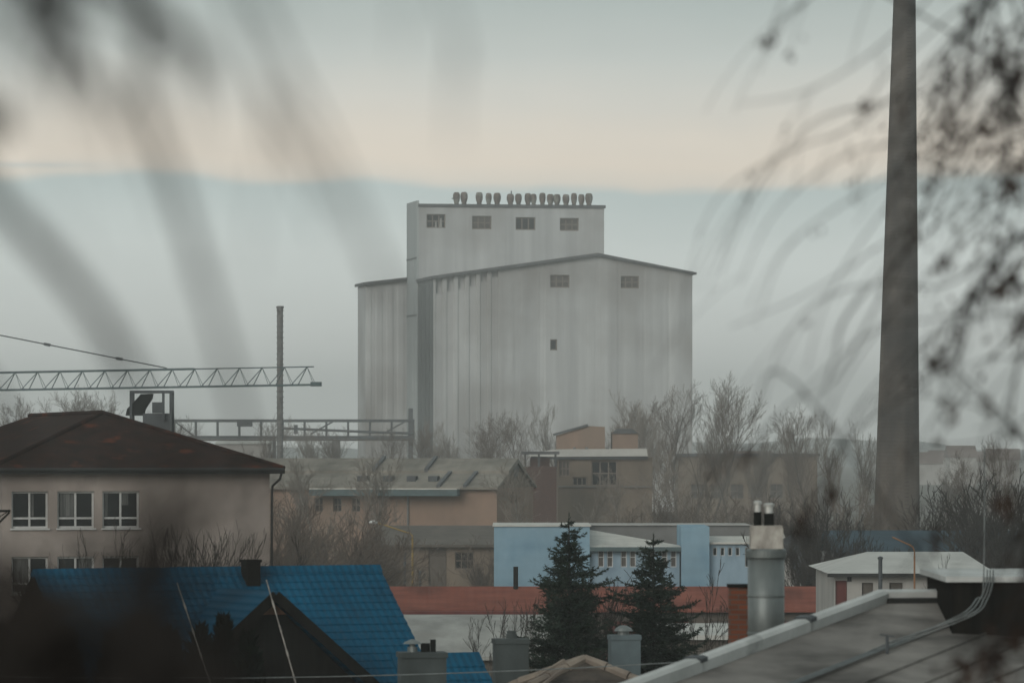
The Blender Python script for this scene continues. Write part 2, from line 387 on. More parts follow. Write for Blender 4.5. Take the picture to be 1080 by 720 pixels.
    for i in range(5):
        prof += [(x+.9,y0),(x+1.2,y0+.08),(x+1.75,y0+.08),(x+2.05,y0)]; x += 2.05
    prof += [(xt,y0),(xt,y1)]
    m = MB()
    for (a,b),(c,e) in zip(prof, prof[1:]):
        m.face((a,b,0),(c,e,0),(c,e,rz0+(c-rx0)*rzs),(a,b,rz0+(a-rx0)*rzs))
    m.face((xt,y1,0),(rx0,y1,0),(rx0,y1,rz0),(xt,y1,rz0+(xt-rx0)*rzs)); m.build('rear_block', M['concrete'], root)
    roof(rx0-.5, rx0+(xt-rx0)*.6, xt+.4, rz0-.02, rz0+(xt-rx0)*.6*rzs, rz0+(xt-rx0+.4)*rzs, y0-1.0, y1+.6, 'roof')
silo()

# ------------------------------------------------------------------ conveyor bridge to the silo
def conveyor():
    d = 862.0; s = S(d)
    root = thing('conveyor_bridge', 'long dark steel conveyor bridge running into the foot of the silo', 'conveyor bridge', (X(182,d), d, 0))
    L = (437-182)*s; zt, zb = Z(443.5,d), Z(461,d)
    for nm, z, w in (('top_chord',zt,.5),('bottom_chord',zb,.55)):
        m = MB(); m.bar((0,0,z),(L,0,z),.35,w); m.bar((0,2.2,z),(L,2.2,z),.35,w); m.build(nm, M['steel'], root)
    m = MB(); m.box(0,L,.2,2.0,zb-.62,zb-.3); m.build('walkway', M['grey_wall'], root)
    n = 11
    for i in range(n+1):
        m = MB(); x = .2+(L-.4)*i/n
        m.bar((x,0,zb),(x,0,zt),.3); m.build('post', M['steel'], root)
        m = MB(); m.bar((x,2.2,zb),(x,2.2,zt),.3); m.build('post', M['steel'], root)
    for (a,b) in ((0,.0),(6.3,.5),(9.6,1.)):
        m = MB(); x0 = .2+(L-.4)*a/n; x1 = .2+(L-.4)*(a+1)/n
        m.bar((x0,0,zb+.6 if b else zt),(x1,0,zt-.2 if b else zb),.28); m.build('brace', M['steel'], root)
    m = MB(); m.tube([(5.*L/n,-.3,zb+1.6),(9.2*L/n,-.3,zb+.9),(L,-.3,zb+.7)], .22, 6); m.build('pipe', M['steel'], root)
    m = MB(); m.box((250-182)*s,(266-182)*s,-.25,1.2,zb+1.9,zb+2.9); m.build('drive_box', M['steel'], root)
    for (px, w, mt) in ((289,.55,'steel'),(354,1.5,'pole'),(433,.8,'steel')):
        m = MB(); x = (px-182)*s; m.box(x-w/2,x+w/2,.1,2.1,0,zb-.63 if px < 430 else zt+2.2); m.build('support_leg', M[mt], root)
    m = MB(); m.box((310-182)*s,(314-182)*s,-.4,.3,zb+.6,zb+2.2); m.build('motor', M['steel'], root)
conveyor()

# ------------------------------------------------------------------ tower crane, left
def crane():
    d = 450.0; s = S(d)
    root = thing('tower_crane', 'teal lattice crane jib reaching in from the left edge above the tiled roof', 'crane', (X(-190,d), d, 0))
    xo = X(-190,d)
    tip = X(338,d)-xo; zb0, zb1 = Z(414.5,d), Z(405.5,d); zt0, zt1 = Z(396.5,d), Z(386.5,d)
    xe = X(331,d)-xo
    def zb(x): return zb0+(zb1-zb0)*x/tip
    def ztp(x): return zt0+(zt1-zt0)*x/tip
    jib = MB()
    for y in (-.65,.65): jib.bar((0,y,zb(0)),(tip,y,zb(tip)),.17)
    jib.bar((0,0,ztp(0)),(X(205,d)-xo,0,ztp(X(205,d)-xo)),.2); jib.bar((X(205,d)-xo,0,ztp(X(205,d)-xo)),(xe,0,ztp(xe)),.11)
    n = 22
    for i in range(n):
        x0 = xe*i/n; x1 = xe*(i+.7)/n; x2 = xe*(i+1)/n
        for y, o in ((-.65,0),(.65,.28)):
            a = x0+o*(x2-x0); jib.bar((a,y,zb(a)),(x1,0,ztp(x1)),.065); jib.bar((x1,0,ztp(x1)),(x2+o*.6,y,zb(x2+o*.6)),.032)
        jib.bar((x0,-.65,zb(x0)),(x2,.65,zb(x2)),.05)
    jib.build('jib', M['steel_teal'], root)
    m = MB(); m.box(tip-.9,tip+.1,-.6,.6,zb(tip)-.15,zb(tip)+.25); m.build('jib_end', M['steel_teal'], root)
    mast = MB()
    for (a,b) in ((-.7,-.7),(.7,-.7),(.7,.7),(-.7,.7)): mast.bar((a,b,0),(a,b,zb0+2),.16)
    for i in range(14):
        z = i*1.3
        for (p,q) in (((-.7,-.7),(.7,-.7)),((.7,-.7),(.7,.7)),((-.7,.7),(.7,.7))):
            mast.bar((p[0],p[1],z),(q[0],q[1],z+1.3),.07)
    mast.build('mast', M['steel_teal'], root)
    ax = 0; az = Z(316,d)
    m = MB(); m.bar((-.6,0,zb0+1),(ax,0,az),.2); m.bar((.6,0,zb0+1),(ax,0,az),.2); m.build('apex_frame', M['steel_teal'], root)
    px, pz = X(176,d)-xo, ztp(X(176,d)-xo)+.12
    m = MB(); m.tube([(ax,0,az),(px,0,pz)], .06, 5)
    for t in (.655,.863): 
        q = Vector((ax+(px-ax)*t,0,az+(pz-az)*t)); v = (Vector((px,0,pz))-Vector((ax,0,az))).normalized()
        m.bar(q-v*.3,q+v*.3,.27)
    m.build('tie_rod', M['steel'], root)
    m = MB()
    for y in (-.5,.5): m.bar((0,y,zb0+.3),(-9,y,zb0+.3),.2)
    m.box(-9,-7,-.8,.8,zb0-1.2,zb0+.2); m.build('counter_jib', M['steel_teal'], root)
crane()

# ------------------------------------------------------------------ slim mast and big stack
def slim_mast():
    d = 560.0
    root = thing('slim_mast', 'slim upright grey post standing before the conveyor bridge', 'mast', (X(295.3,d), d, 0))
    m = MB(); zt = Z(325,d); n = 46; w = .72
    rng = random.Random(2)
    m.tube([(0,0,0),(0,0,zt)], .36, 10)
    c = m
    for i in range(n):
        z = zt-.2-i*.62
        if z > 1: c.lathe((0,0,z-.12), [(.365,0),(.42+rng.uniform(-.02,.03),.03),(.42,.1),(.365,.14)], 8)
    c.build('shaft', M['pole'], root)
    c = MB(); c.lathe((0,0,zt-.02),[(.44,0),(.44,.25),(.1,.3)],10); c.build('cap', M['pole'], root)
slim_mast()
def stack():
    d = 455.0; s = S(d)
    b = at(946,560,d); t = at(954.5,-60,d)
    root = thing('factory_chimney', 'tall tapering dark factory chimney cut off by the top of the view', 'chimney', (b.x, d, 0))
    m = MB(); n = 30; pts = []; rad = []
    x0 = b.x
    for i in range(n+1):
        z = 62*i/n + .02
        py = HZ-(z-H)*F/d
        cx = 954+(py/560)*(-8.3); w = 23.5+ (py/560)*25.5
        pts.append((X(cx,d)-x0, 0, z)); rad.append(w*s/2)
    m.tube(pts, rad, 40); m.build('shaft', M['stack'], root, smooth=True)
    c = MB()
    for z in (20,31,42,53):
        i = z/62*n; j = int(i); r = rad[j]+.005; p = pts[j]
        c.lathe((p[0],0,p[2]), [(r-.05,-.06),(r+.012,-.05),(r+.012,.05),(r-.07,.06)], 40)
    c.build('iron_hoop', M['stack'], root)
    l = MB()                                       # climbing irons on the side
    for j in range(4, n*6):
        f = j/6; i = int(f); 
        if i >= n: break
        u = f-i; q = Vector(pts[i]).lerp(Vector(pts[i+1]), u); r = rad[i]*(1-u)+rad[i+1]*u
        l.bar((q.x+r*.35-.2,-r*.94-.12,q.z),(q.x+r*.35+.2,-r*.94-.12,q.z),.03)
        l.bar((q.x+r*.35-.2,-r*.94-.12,q.z),(q.x+r*.35-.2,-r*.9+.1,q.z),.03); l.bar((q.x+r*.35+.2,-r*.94-.12,q.z),(q.x+r*.35+.2,-r*.88+.1,q.z),.03)
    l.build('ladder', M['blackish'], root)
stack()

# ------------------------------------------------------------------ beige house, left
def beige_house():
    d = 208.0; s = S(d); phi = R(14); k = s/math.cos(phi)
    root = thing('beige_house', 'beige rendered block with dark hipped roof and rows of white framed windows', 'house', (X(2,d), d, 0), phi)
    W = (281-2)*k; D = 36; ze = Z(493,d)
    wins = []
    for (r0, r1) in ((518,557),(587,626)):
        for (a, b) in ((12,50),(59.5,98),(106.5,145)):
            wins.append(((a-2)*k*.995, (b-2)*k*.995, Z(r1,d), Z(r0,d)))
    m = MB(); m.block(0, W, 0, D, 0, ze-.12, wins, .28); m.build('wall', M['plaster'], root)
    for i, h in enumerate(wins):
        m2 = window(root, *h, 0, M['white_paint'], M['glass_dark'], (.5,), (.27,), bar=.085, reveal=.28)
        q = MB(); q.box(h[0]-.06,h[1]+.06,-.1,.14,h[2]-.07,h[2]-.003); q.build('sill', M['white_paint'], m2)
    # pale curtain behind one casement
    for (i, a, b, lo, hi) in ((1,.07,.47,.32,.94),(3,.08,.46,.05,.94),(0,.55,.62,.32,.94),(2,.07,.16,.32,.94),(2,.53,.72,.62,.94),(4,.6,.93,.4,.94)):
        h = wins[i]; w, t = h[1]-h[0], h[3]-h[2]
        c = MB(); c.box(h[0]+w*a,h[0]+w*b,.222,.232,h[2]+t*lo,h[2]+t*hi); c.build('curtain', M['curtain'], root)
    o = .62; x0, x1, y0, y1 = -o, W+o*.8, -o, D+o
    xm = (x0+x1)/2; yi = 6.9; zr = Z(435.5,d+7)
    zf = ze-.05
    m = MB()
    A,B,C,E = (x0,y0,zf),(x1,y0,zf),(x1,y1,zf),(x0,y1,zf); P,Q = (xm-.3,yi,zr),(xm-.3,D-yi,zr)
    m.face(A,B,P); m.face(B,C,Q,P); m.face(C,E,Q); m.face(E,A,P,Q); m.face(A,E,C,B)
    m.build('roof', M['tile_dark'], root)
    f = MB()                                     # fascia and gutter
    for (a, b) in ((A,B),(B,C),(A,E)):
        a = Vector(a); b = Vector(b); f.bar(a-Vector((0,0,.12)), b-Vector((0,0,.12)), .1, .2)
    f.tube([(x0,y0-.08,zf-.05),(x1,y0-.08,zf-.05)], .085, 8); f.build('gutter', M['fascia'], root)
    p = MB(); p.tube([(W+.42,-.6,zf-.15),(W+.36,-.45,zf-.45),(W+.1,-.12,zf-.75),(W+.07,-.1,zf-1.2),(W+.07,-.1,.2)], .055, 8); p.build('downpipe', M['fascia'], root)
    r = MB()
    for (a,b) in ((A,P),(B,P),(P,Q)): r.tube([Vector(a)+Vector((0,0,.03)),Vector(b)+Vector((0,0,.03))], .11, 8)
    r.build('ridge_cap', M['tile_dark'], root)
beige_house()

def hopper():
    d = 330.0; s = S(d)
    root = thing('hopper_frame', 'dark hopper inside a boxy steel frame behind the tiled roof', 'hopper', (X(132,d), d, 0))
    L = (180-132)*s; zt = Z(413,d)
    fx = (138-132)*s
    for (x,y) in ((fx,0),(L,0),(fx,2.2),(L,2.2)):
        m = MB(); m.bar((x,y,0),(x,y,zt),.16); m.build('leg', M['steel'], root)
    m = MB()
    for (a,b) in (((fx,0,zt),(L,0,zt)),((fx,2.2,zt),(L,2.2,zt)),((fx,0,zt),(fx,2.2,zt)),((L,0,zt),(L,2.2,zt)),((L-.5,.05,zt),(L-.5,.05,zt-1.9))): m.bar(a,b,.17)
    m.build('top_frame', M['steel'], root)
    m = MB(); zl = Z(438,d); q = Z(431,d)
    m.prism([(0,.3,zl),(0.1,.3,q),((146-132)*s,.3,Z(418,d)),((148-132)*s,.3,zt-.15),((160-132)*s,.3,zt-.12),((159-132)*s,.3,Z(420,d)),((152-132)*s,.3,q),((150-132)*s,.3,zl)], (0,1.5,0))
    m.build('chute', M['blackish'], root)
    m = MB(); m.box((150-132)*s+.02,L-.1,.3,1.8,Z(445,d)-4,q-.3); m.box((160-132)*s,(171-132)*s,.4,1.7,q-.28,Z(424,d)); m.build('bin', M['steel'], root)
hopper()

# ------------------------------------------------------------------ blue roofed house
def blue_house():
    d = 120.0; th = R(27); tp = .84
    root = thing('blue_roofed_house', 'dark house under a bright blue sheet roof with a front gable', 'house', (X(400,d), d, 0), th)
    zr = Z(598,d); L = 8.8; run = 5.0
    def slope(zr, run, sgn, rows=25, t=.06):
        """stepped sheet rows down one slope, in (y, z)"""
        top = []
        for i in range(rows):
            a, b = run*i/rows, run*(i+1)/rows
            top += [(sgn*a, zr-a*tp+.0), (sgn*b, zr-b*tp+.032)]
        top.append((sgn*run, zr-run*tp))
        return top + [(sgn*run, zr-run*tp-t*2.2), (0, zr-t*2.2)]
    for sgn, nm in ((-1,'roof'),(1,'rear_roof')):
        m = MB(); p = slope(zr, run, sgn); m.prism([(-L-.3,y,z) for y,z in p], (L+.3,0,0)); m.build(nm, M['blue_roof'], root)
    m = MB(); m.prism([(-L-.32,-.16,zr-.09),(-L-.32,0,zr+.07),(-L-.32,.16,zr-.09)], (L+.34,0,0)); m.build('ridge_cap', M['blue_roof'], root)
    m = MB(); w = run-.5
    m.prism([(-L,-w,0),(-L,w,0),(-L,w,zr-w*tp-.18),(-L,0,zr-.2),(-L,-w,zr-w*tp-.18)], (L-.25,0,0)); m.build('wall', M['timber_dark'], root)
    m = MB()                                     # barge boards on the left gable
    for sg in (-1,1): m.bar((-L-.31,0,zr-.2),(-L-.31,sg*run,zr-run*tp-.2),.04,.22)
    m.build('barge_board', M['timber_dark'], root)
    # cross gable
    cx = -4.55; gz = zr-.42; gy = -3.55
    for sgn in (-1,1):
        m = MB(); p = [(cx+y, z) for y, z in slope(gz, 3.3, sgn, 17)]
        m.prism([(x,gy-.35,z) for x,z in p], (0,-gy+.35-.3,0)); m.build('gable_roof', M['blue_roof'], root)
    m = MB(); g = 3.0
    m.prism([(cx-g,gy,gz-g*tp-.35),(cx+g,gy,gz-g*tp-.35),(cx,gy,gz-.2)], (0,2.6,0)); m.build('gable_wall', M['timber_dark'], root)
    m = MB(); m.prism([(cx-.42,gy-.03,gz-.56),(cx+.42,gy-.03,gz-.56),(cx,gy-.03,gz-.2)], (0,.027,0)); m.build('gable_board', M['timber_orange'], root)
    m = MB()
    for sg in (-1,1): m.bar((cx,gy-.37,gz-.1),(cx+sg*3.3,gy-.37,gz-3.3*tp-.1),.05,.24)
    m.build('verge_board', M['timber_dark'], root)
    # chimney and low front roof
    m = MB(); m.box(-3.78,-3.42,-.5,-.14,zr-.8,zr+.17); m.box(-3.81,-3.39,-.53,-.11,zr+.172,zr+.24); m.build('chimney', M['blackish'], root)
    m = MB(); y0 = -3.75; p = [(y0,Z(694,117)),(y0-.04,Z(694,117)+.06)]
    for i in range(7):
        b = (i+1)*.36; p += [(y0-b, p[0][1]-b*tp+.05),(y0-b, p[0][1]-b*tp)]
    p += [(y0-2.52, p[0][1]-2.52*tp-.1),(y0-.05, p[0][1]-.1)]
    m.prism([(-1.5,y,z+.1) for y,z in p], (2.35,0,0)); m.build('porch_roof', M['blue_roof'], root)
    m = MB()
    for x in (-1.3,.6): m.box(x-.08,x+.08,y0-2.3,y0-2.14,0,p[0][1]-2.3*tp)
    m.build('porch_post', M['timber_dark'], root)
blue_house()

def rod(px0, py0, px1, py1, d, label):
    a = at(px0,py0,d); b = at(px1,py1,d)
    t = (a.z)/(a.z-b.z); g = a+(b-a)*t
    root = thing('leaning_rod', label, 'rod', (g.x,g.y,0), group='pale rods leaning past the blue roof')
    m = MB(); v = a-g; n = 60
    m.tube([Vector((0,0,0)), v], .013, 6); m.build('shaft', M['cable_pale'], root)
    c = MB(); u = v.normalized()
    for i in range(1, n):
        if i % 3: continue
        q = v*(i/n); c.tube([q-u*.07,q+u*.07], .021, 6)
    c.build('joint_sleeve', M['cable_pale'], root)
rod(187,614,222,720,94,'thin pale jointed rod leaning left of the cross gable of the blue roof')
rod(281,611,312,720,94,'thin pale jointed rod leaning against the peak of the cross gable')

# ------------------------------------------------------------------ shingled house below, with three chimneys
def shingle_house():
    d = 98.0
    root = thing('shingled_house', 'old brown shingled roof peak at the bottom edge, with three rendered chimneys', 'house', (X(617,d), d, 0), R(7))
    zp = Z(696.5,d); hx, hy = 6.6, 4.4; dr = 2.75
    P = (0,0,zp); e = zp-dr
    A,B,C,E = (-hx,-hy,e),(hx,-hy,e),(hx,hy,e),(-hx,hy,e)
    m = MB()
    rows = 14
    for (a,b) in ((A,B),(B,C),(C,E),(E,A)):       # overlapping shingle courses
        a = Vector(a); b = Vector(b); p = Vector(P)
        for i in range(rows):
            t0, t1 = i/rows, (i+1)/rows
            up = Vector((0,0,.035))
            a0, b0 = p.lerp(a,t0), p.lerp(b,t0); a1, b1 = p.lerp(a,t1)+up, p.lerp(b,t1)+up
            m.face(a0,a1,b1,b0); m.face(a1,a1-up,b1-up,b1)
    m.face(A,E,C,B); m.build('roof', M['shingle'], root)
    r = MB()
    for q in (A,B,C,E):
        q = Vector(q); p = Vector(P); n = 16
        for i in range(n):
            a = p.lerp(q,i/n)+Vector((0,0,.05)); b = p.lerp(q,(i+.96)/n)+Vector((0,0,.05)); r.tube([a,b],[.085,.105],7)
    r.build('ridge_tile', M['ridge_tile'], root)
    w = MB(); w.box(-hx+.5,hx-.5,-hy+.5,hy-.5,0,e-.005); w.build('wall', M['grey_wall'], root)
    b = MB()
    b.bar((-1.05,-.5,zp-.3),(-.45,-.2,zp+.03),.07,.05); b.bar((-1.0,-.9,zp-.45),(-.5,-.7,zp-.1),.08,.05); b.build('roof_batten', M['ridge_tile'], root)
    rot = Matrix.Rotation(-R(7), 3, 'Z'); o = Vector((X(617,d), d, 0))
    def chim(px0, px1, py, dd, mt, name):
        c = rot @ (Vector((X((px0+px1)/2,dd), dd, 0))-o); wd = (px1-px0)*S(dd)/2; zt = Z(py,dd)
        z0 = e+.2
        m = MB(); m.box(c.x-wd,c.x+wd,c.y-wd*.8,c.y+wd*.8,z0,zt-.12); m.box(c.x-wd*1.06,c.x+wd*1.06,c.y-wd*.86,c.y+wd*.86,zt-.118,zt-.02)
        return m.build(name, M[mt], root), c, zt, wd
    k, c, zt, wd = chim(421,469,686,94.5,'render_grey','chimney')
    m = MB(); m.lathe((c.x-wd*.42,c.y,zt-.02),[(.1,0),(.1,.1),(.06,.101),(.06,.16),(.19,.161),(.14,.2),(.02,.25)],12); m.build('cowl', M['galv'], k, smooth=False)
    m = MB(); m.lathe((c.x+wd*.15,c.y,zt-.02),[(.09,0),(.09,.17),(.05,.171)],10); m.box(c.x+wd*.15+.1,c.x+wd*.15+.2,c.y-.05,c.y+.05,zt-.02,zt+.22); m.build('flue_pot', M['blackish'], k)
    k, c, zt, wd = chim(521,556,672,99,'render_grey','chimney')
    m = MB(); m.lathe((c.x+.02,c.y,zt-.02),[(.11,0),(.11,.1),(.09,.101),(.09,.16)],12); m.build('flue_pot', M['render_grey'], k)
    k, c, zt, wd = chim(643,674,668,103,'blue_render','chimney')
    m = MB(); m.lathe((c.x-.02,c.y,zt-.02),[(.12,0),(.12,.08),(.2,.081),(.17,.14),(.08,.19),(.02,.2)],14); m.build('cowl', M['galv'], k)
shingle_house()

# ------------------------------------------------------------------ long sheds in the middle
def red_shed():
    d = 260.0; s = S(d)
    root = thing('red_roofed_shed', 'very long low shed with a dull red sheet roof', 'shed', (X(405,d), d, 0))
    L = (905-405)*s; ze = Z(643,d); zr = Z(618,d+4); 
    m = MB(); m.prism([(0,0,ze),(0,4,zr),(0,8,ze),(0,8,ze-.12),(0,4,zr-.12),(0,0,ze-.12)], (L,0,0)); m.build('roof', M['red_sheet'], root)
    m = MB(); hs = [(i*L/9+.6, i*L/9+L/9-.6, .3, ze-.6) for i in range(9)]
    m.block(.2, L-.2, .5, 7.6, 0, ze-.16, hs, .3); m.build('wall', M['grey_wall'], root)
    for i, h in enumerate(hs):
        q = MB(); q.box(h[0]+.02,h[1]-.02,.6,.68,h[2],h[3]-.02); q.build('door', M['oxblood' if i % 3 else 'grey_sheet'], root)
    m = MB(); m.tube([((544-405)*s,3.6,zr-.3),((544-405)*s,3.6,Z(597,d+4))], .13, 8); m.build('vent_pipe', M['blackish'], root)
    m = MB(); m.box((868-405)*s,(890-405)*s,1.2,3.2,ze+.3,Z(620,d+2)); m.build('roof_hatch', M['blackish'], root)
red_shed()
def pale_shed():
    d = 198.0; s = S(d)
    root = thing('pale_roofed_shed', 'low shed with broad streaked pale roof below the red shed', 'shed', (X(395,d), d, 0))
    L = (592-395)*s; ze = Z(692,d); zr = Z(647.5,d+9)
    m = MB(); n = 12; pr = []
    for i in range(n+1):
        t = i/n; pr.append((0, 9*t, ze+(zr-ze)*math.sin(t*math.pi/2)**.9))
    pr += [(0,9.3,zr-.1),(0,18,ze),(0,18,ze-.15),(0,9,zr-.35),(0,0,ze-.15)]
    m.prism(pr, (L,0,0)); m.build('roof', M['snow_sheet'], root)
    m = MB(); m.block(.2,L-.2,.4,17.5,0,ze-.2); m.build('wall', M['grey_wall'], root)
    m = MB(); m.bar((0,9.1,zr+.06),(L,9.1,zr+.06),.3,.12); m.build('ridge_cap', M['oxblood'], root)
pale_shed()
def flat_garage():
    d = 205.0; s = S(d)
    root = thing('flat_roofed_garage', 'low grey garage with pale roof edge right of the spruces', 'garage', (X(700,d), d, 0))
    L = (790-700)*s; ze = Z(669,d); zr = Z(657,d+5)
    m = MB(); m.prism([(-.2,-.3,ze),(-.2,5.3,zr),(-.2,5.3,zr-.2),(-.2,-.3,ze-.2)], (L+.4,0,0)); m.build('roof', M['white_roof'], root)
    hs = [(.6+i*1.15,1.4+i*1.15,1.6,2.6) for i in range(2)]
    m = MB(); m.block(0,L,0,5,0,ze-.2,hs,.2); m.build('wall', M['grey_wall'], root)
    for h in hs: window(root,*h,0,M['win_brown'],M['glass_dark'],(.5,),())
flat_garage()

def blue_hall():
    d = 330.0; s = S(d)
    root = thing('pale_blue_hall', 'sky blue rendered hall with pale low roofs behind the red shed', 'building', (X(521,d), d, 0))
    g = lambda p: (p-521)*s
    zA = Z(555,d)
    m = MB(); m.block(0, g(622), 0, 12, 0, zA); m.build('main_wall', M['pale_blue'], root)
    m = MB(); m.box(-.1,g(622)+.1,-.12,12.1,zA+.003,zA+.08); m.build('parapet_cap', M['pale_sheet'], root)
    zB = Z(578,d)
    hs = [(g(a),g(a+6.2),Z(598,d),Z(580.5,d)) for a in (631,640.5,655,664.5,684,698,707.5)]
    m = MB(); m.block(g(622)+.02,g(717),.6,8,0,zB,[(a,b,c,e-.0) for a,b,c,e in hs],.2); m.build('office_wall', M['pale_blue2'], root)
    for h in hs: window(root,*h,.6,M['white_paint'],M['glass_grey'],(),(.6,),bar=.055)
    m = MB(); y0 = .1
    m.face((g(622)+.03,y0,zB+.06),(g(719),y0,zB+.06),(g(717.5),2.2,Z(574.5,d+2.5)),(g(622)+.03,8,Z(558,d+8)))
    m.face((g(622)+.03,y0,zB-.12),(g(622)+.03,y0,zB+.06),(g(719),y0,zB+.06),(g(719),y0,zB-.12))
    m.face((g(719),y0,zB+.06),(g(717.5),2.2,Z(574.5,d+2.5)),(g(717.5),2.2,zB),(g(719),y0,zB-.1))
    m.face((g(622)+.03,8,Z(558,d+8)),(g(717.5),2.2,Z(574.5,d+2.5)),(g(717.5),8,zB),(g(622)+.03,8,zB)); m.build('office_roof', M['pale_sheet'], root)
    m = MB(); m.bar((g(622),y0-.06,zB-.05),(g(720),y0-.06,zB-.05),.12,.28); m.build('gutter', M['steel_teal'], root)
    m = MB(); m.block(g(718.5),g(748),-.3,9,0,zA); m.build('stair_wall', M['pale_blue'], root)
    zD = Z(572,d)
    hw = [(g(a),g(a+4.5),Z(586,d),Z(577,d)) for a in (752,760,768,776)] + [(g(786),g(795),Z(598,d),Z(577,d))]
    m = MB(); m.block(g(748)+.02,g(833),.4,9,0,zD,hw,.2); m.build('wing_wall', M['pale_blue2'], root)
    for h in hw: window(root,*h,.4,M['white_paint'],M['glass_dark'],(.5,) if h[1]-h[0] > .4 else (),(),bar=.05)
    m = MB(); m.prism([(g(748)+.02,.1,zD+.02),(g(748)+.02,7,Z(565,d+7)),(g(748)+.02,7,zD),(g(748)+.02,.1,zD-.1)], (g(833)-g(748),0,0)); m.build('wing_roof', M['pale_sheet'], root)
    # gable end on the right
    m = MB(); m.prism([(g(826),-.5,0),(g(850),-.5,0),(g(850),-.5,Z(613,d)),(g(831),-.5,Z(572,d)),(g(826),-.5,Z(562,d))], (0,.8,0)); m.build('gable_wall', M['white_wall'], root)
    m = MB(); m.bar((g(829),-.55,Z(566,d)),(g(852),-.55,Z(616,d)),.9,.3); m.build('gable_verge', M['steel'], root)
    # long grey upper storey behind
    m = MB(); m.box(g(622)+.05,g(800),12.2,20,0,Z(554,d+12)); m.build('rear_wall', M['grey_sheet'], root)
    m = MB(); m.box(g(620),g(801),12.0,20.1,Z(554,d+12)+.003,Z(553.2,d+12)); m.build('rear_roof', M['white_wall'], root)
blue_hall()
def block_small():
    d = 320.0; s = S(d)
    root = thing('meter_kiosk', 'small pale blue kiosk right of the blue hall gable', 'kiosk', (X(860,d), d, 0))
    m = MB(); m.block(0,.75,0,1,0,Z(594,d)); m.build('cabin', M['pale_blue2'], root)
    m = MB(); m.box(-.05,.8,-.06,1.06,Z(594,d)+.003,Z(592.5,d)); m.build('roof', M['steel'], root)
block_small()

# ------------------------------------------------------------------ white-roofed garages, right
def white_garage():
    d = 230.0; s = S(d)
    root = thing('white_roofed_garage', 'low garage row with broad whitish hipped roof right of the round chimney', 'garage', (X(880,d), d, 0))
    g = lambda p: (p-880)*s
    ze = Z(604,d); zr = Z(581.5,d+7)
    x0, x1 = g(872), g(1050)
    A,B,C,E = (x0,-.5,ze),(x1,-.5,ze),(x1,14.5,ze),(x0,14.5,ze); P,Q = (g(926),7,zr),(g(1030),7,zr)
    m = MB(); m.face(A,B,Q,P); m.face(B,C,Q); m.face(C,E,P,Q); m.face(E,A,P); m.face(A,E,C,B); m.build('roof', M['white_roof'], root)
    m = MB(); m.bar((x0,-.54,ze-.09),(x1,-.54,ze-.09),.08,.16); m.build('fascia', M['fascia'], root)
    hs = [(.05,.6,.1,ze-.35),(g(893.5),g(898.5),Z(613,d),Z(607,d)),(g(909),g(921),.1,ze-.45),(g(938),g(952),.1,ze-.45),(g(985),g(1010),.1,ze-.45)]
    m = MB(); m.block(0,g(1042),0,14,0,ze-.02,hs,.25); m.build('wall', M['white_wall'], root)
    for i, h in enumerate(hs):
        if i == 1: window(root,*h,0,M['steel'],M['glass_dark'],(.5,),(),bar=.04,reveal=.25); continue
        q = MB(); q.box(h[0]+.01,h[1]-.01,.14,.2,h[2],h[3]-.01); q.build('door', M['oxblood' if i == 0 else 'grey_wall'], root)
white_garage()
def far_blue_hall():
    d = 300.0; s = S(d)
    root = thing('blue_grey_hall', 'long low hall with blue grey roof behind the whitish garage roof', 'hall', (X(884,d), d, 0))
    g = lambda p: (p-884)*s
    m = MB(); ze = Z(583,d); zr = Z(559,d+9); L = g(1120)
    m.prism([(-.3,-.4,ze),(-.3,9,zr),(-.3,18.4,ze),(-.3,18.4,ze-.2),(-.3,9,zr-.2),(-.3,-.4,ze-.2)], (L+.6,0,0)); m.build('roof', M['blue_grey_roof'], root)
    m = MB(); m.block(0,L,0,18,0,ze-.22); m.build('wall', M['grey_sheet'], root)
far_blue_hall()

def lamp(px, py_top, px_arm, py_arm, d, mt, label, hd=True, r=.07):
    a = at(px,py_top,d)
    root = thing('street_lamp', label, 'street lamp', (a.x,d,0))
    zt = Z(py_top,d); dx = X(px_arm,d)-a.x; za = Z(py_arm,d)
    m = MB(); m.tube([(0,0,0),(0,0,1.2),(0,0,zt-.45)], [r*1.5,r*1.2,r], 8); m.build('pole', M[mt], root)
    m = MB(); m.tube([(0,0,zt-.46),(0,0,zt-.25),(dx*.08,0,zt-.06),(dx*.2,0,zt+.02),(dx,0,za)], r*.8, 8); m.build('arm', M[mt], root)
    if hd:
        h = MB(); sg = 1 if dx > 0 else -1; h.lathe((dx+sg*.3,0,za-.1),[(.1,0),(.34,.06),(.36,.14),(.2,.24),(.05,.28)],10); h.build('lamp_head', M['lamp_grey'], root)
lamp(435,561,398,551,350,'yellow','yellow bent lamp post beside the grey workshop')
lamp(964.5,575,941,566,222,'orange_paint','thin rusty orange lamp post in front of the whitish garage roof', False, .04)
def post(px, py, d, h0, label, mt='steel', r=.09):
    root = thing('post', label, 'post', (X(px,d),d,0))
    m = MB(); zt = Z(py,d); m.tube([(0,0,h0),(0,0,zt-.1)], r, 8); m.build('shaft', M[mt], root)
    m = MB(); m.lathe((0,0,zt-.1),[(r*1.3,0),(r*1.4,.08),(r*.4,.13)],8); m.build('cap', M[mt], root)
post(928.5,587,215,0,'dark post standing before the left half of the whitish garage roof')
post(427,583,345,0,'dark short post left of the yellow lamp post')
post(443,602,345,0,'dark low bollard post right of the yellow lamp post')

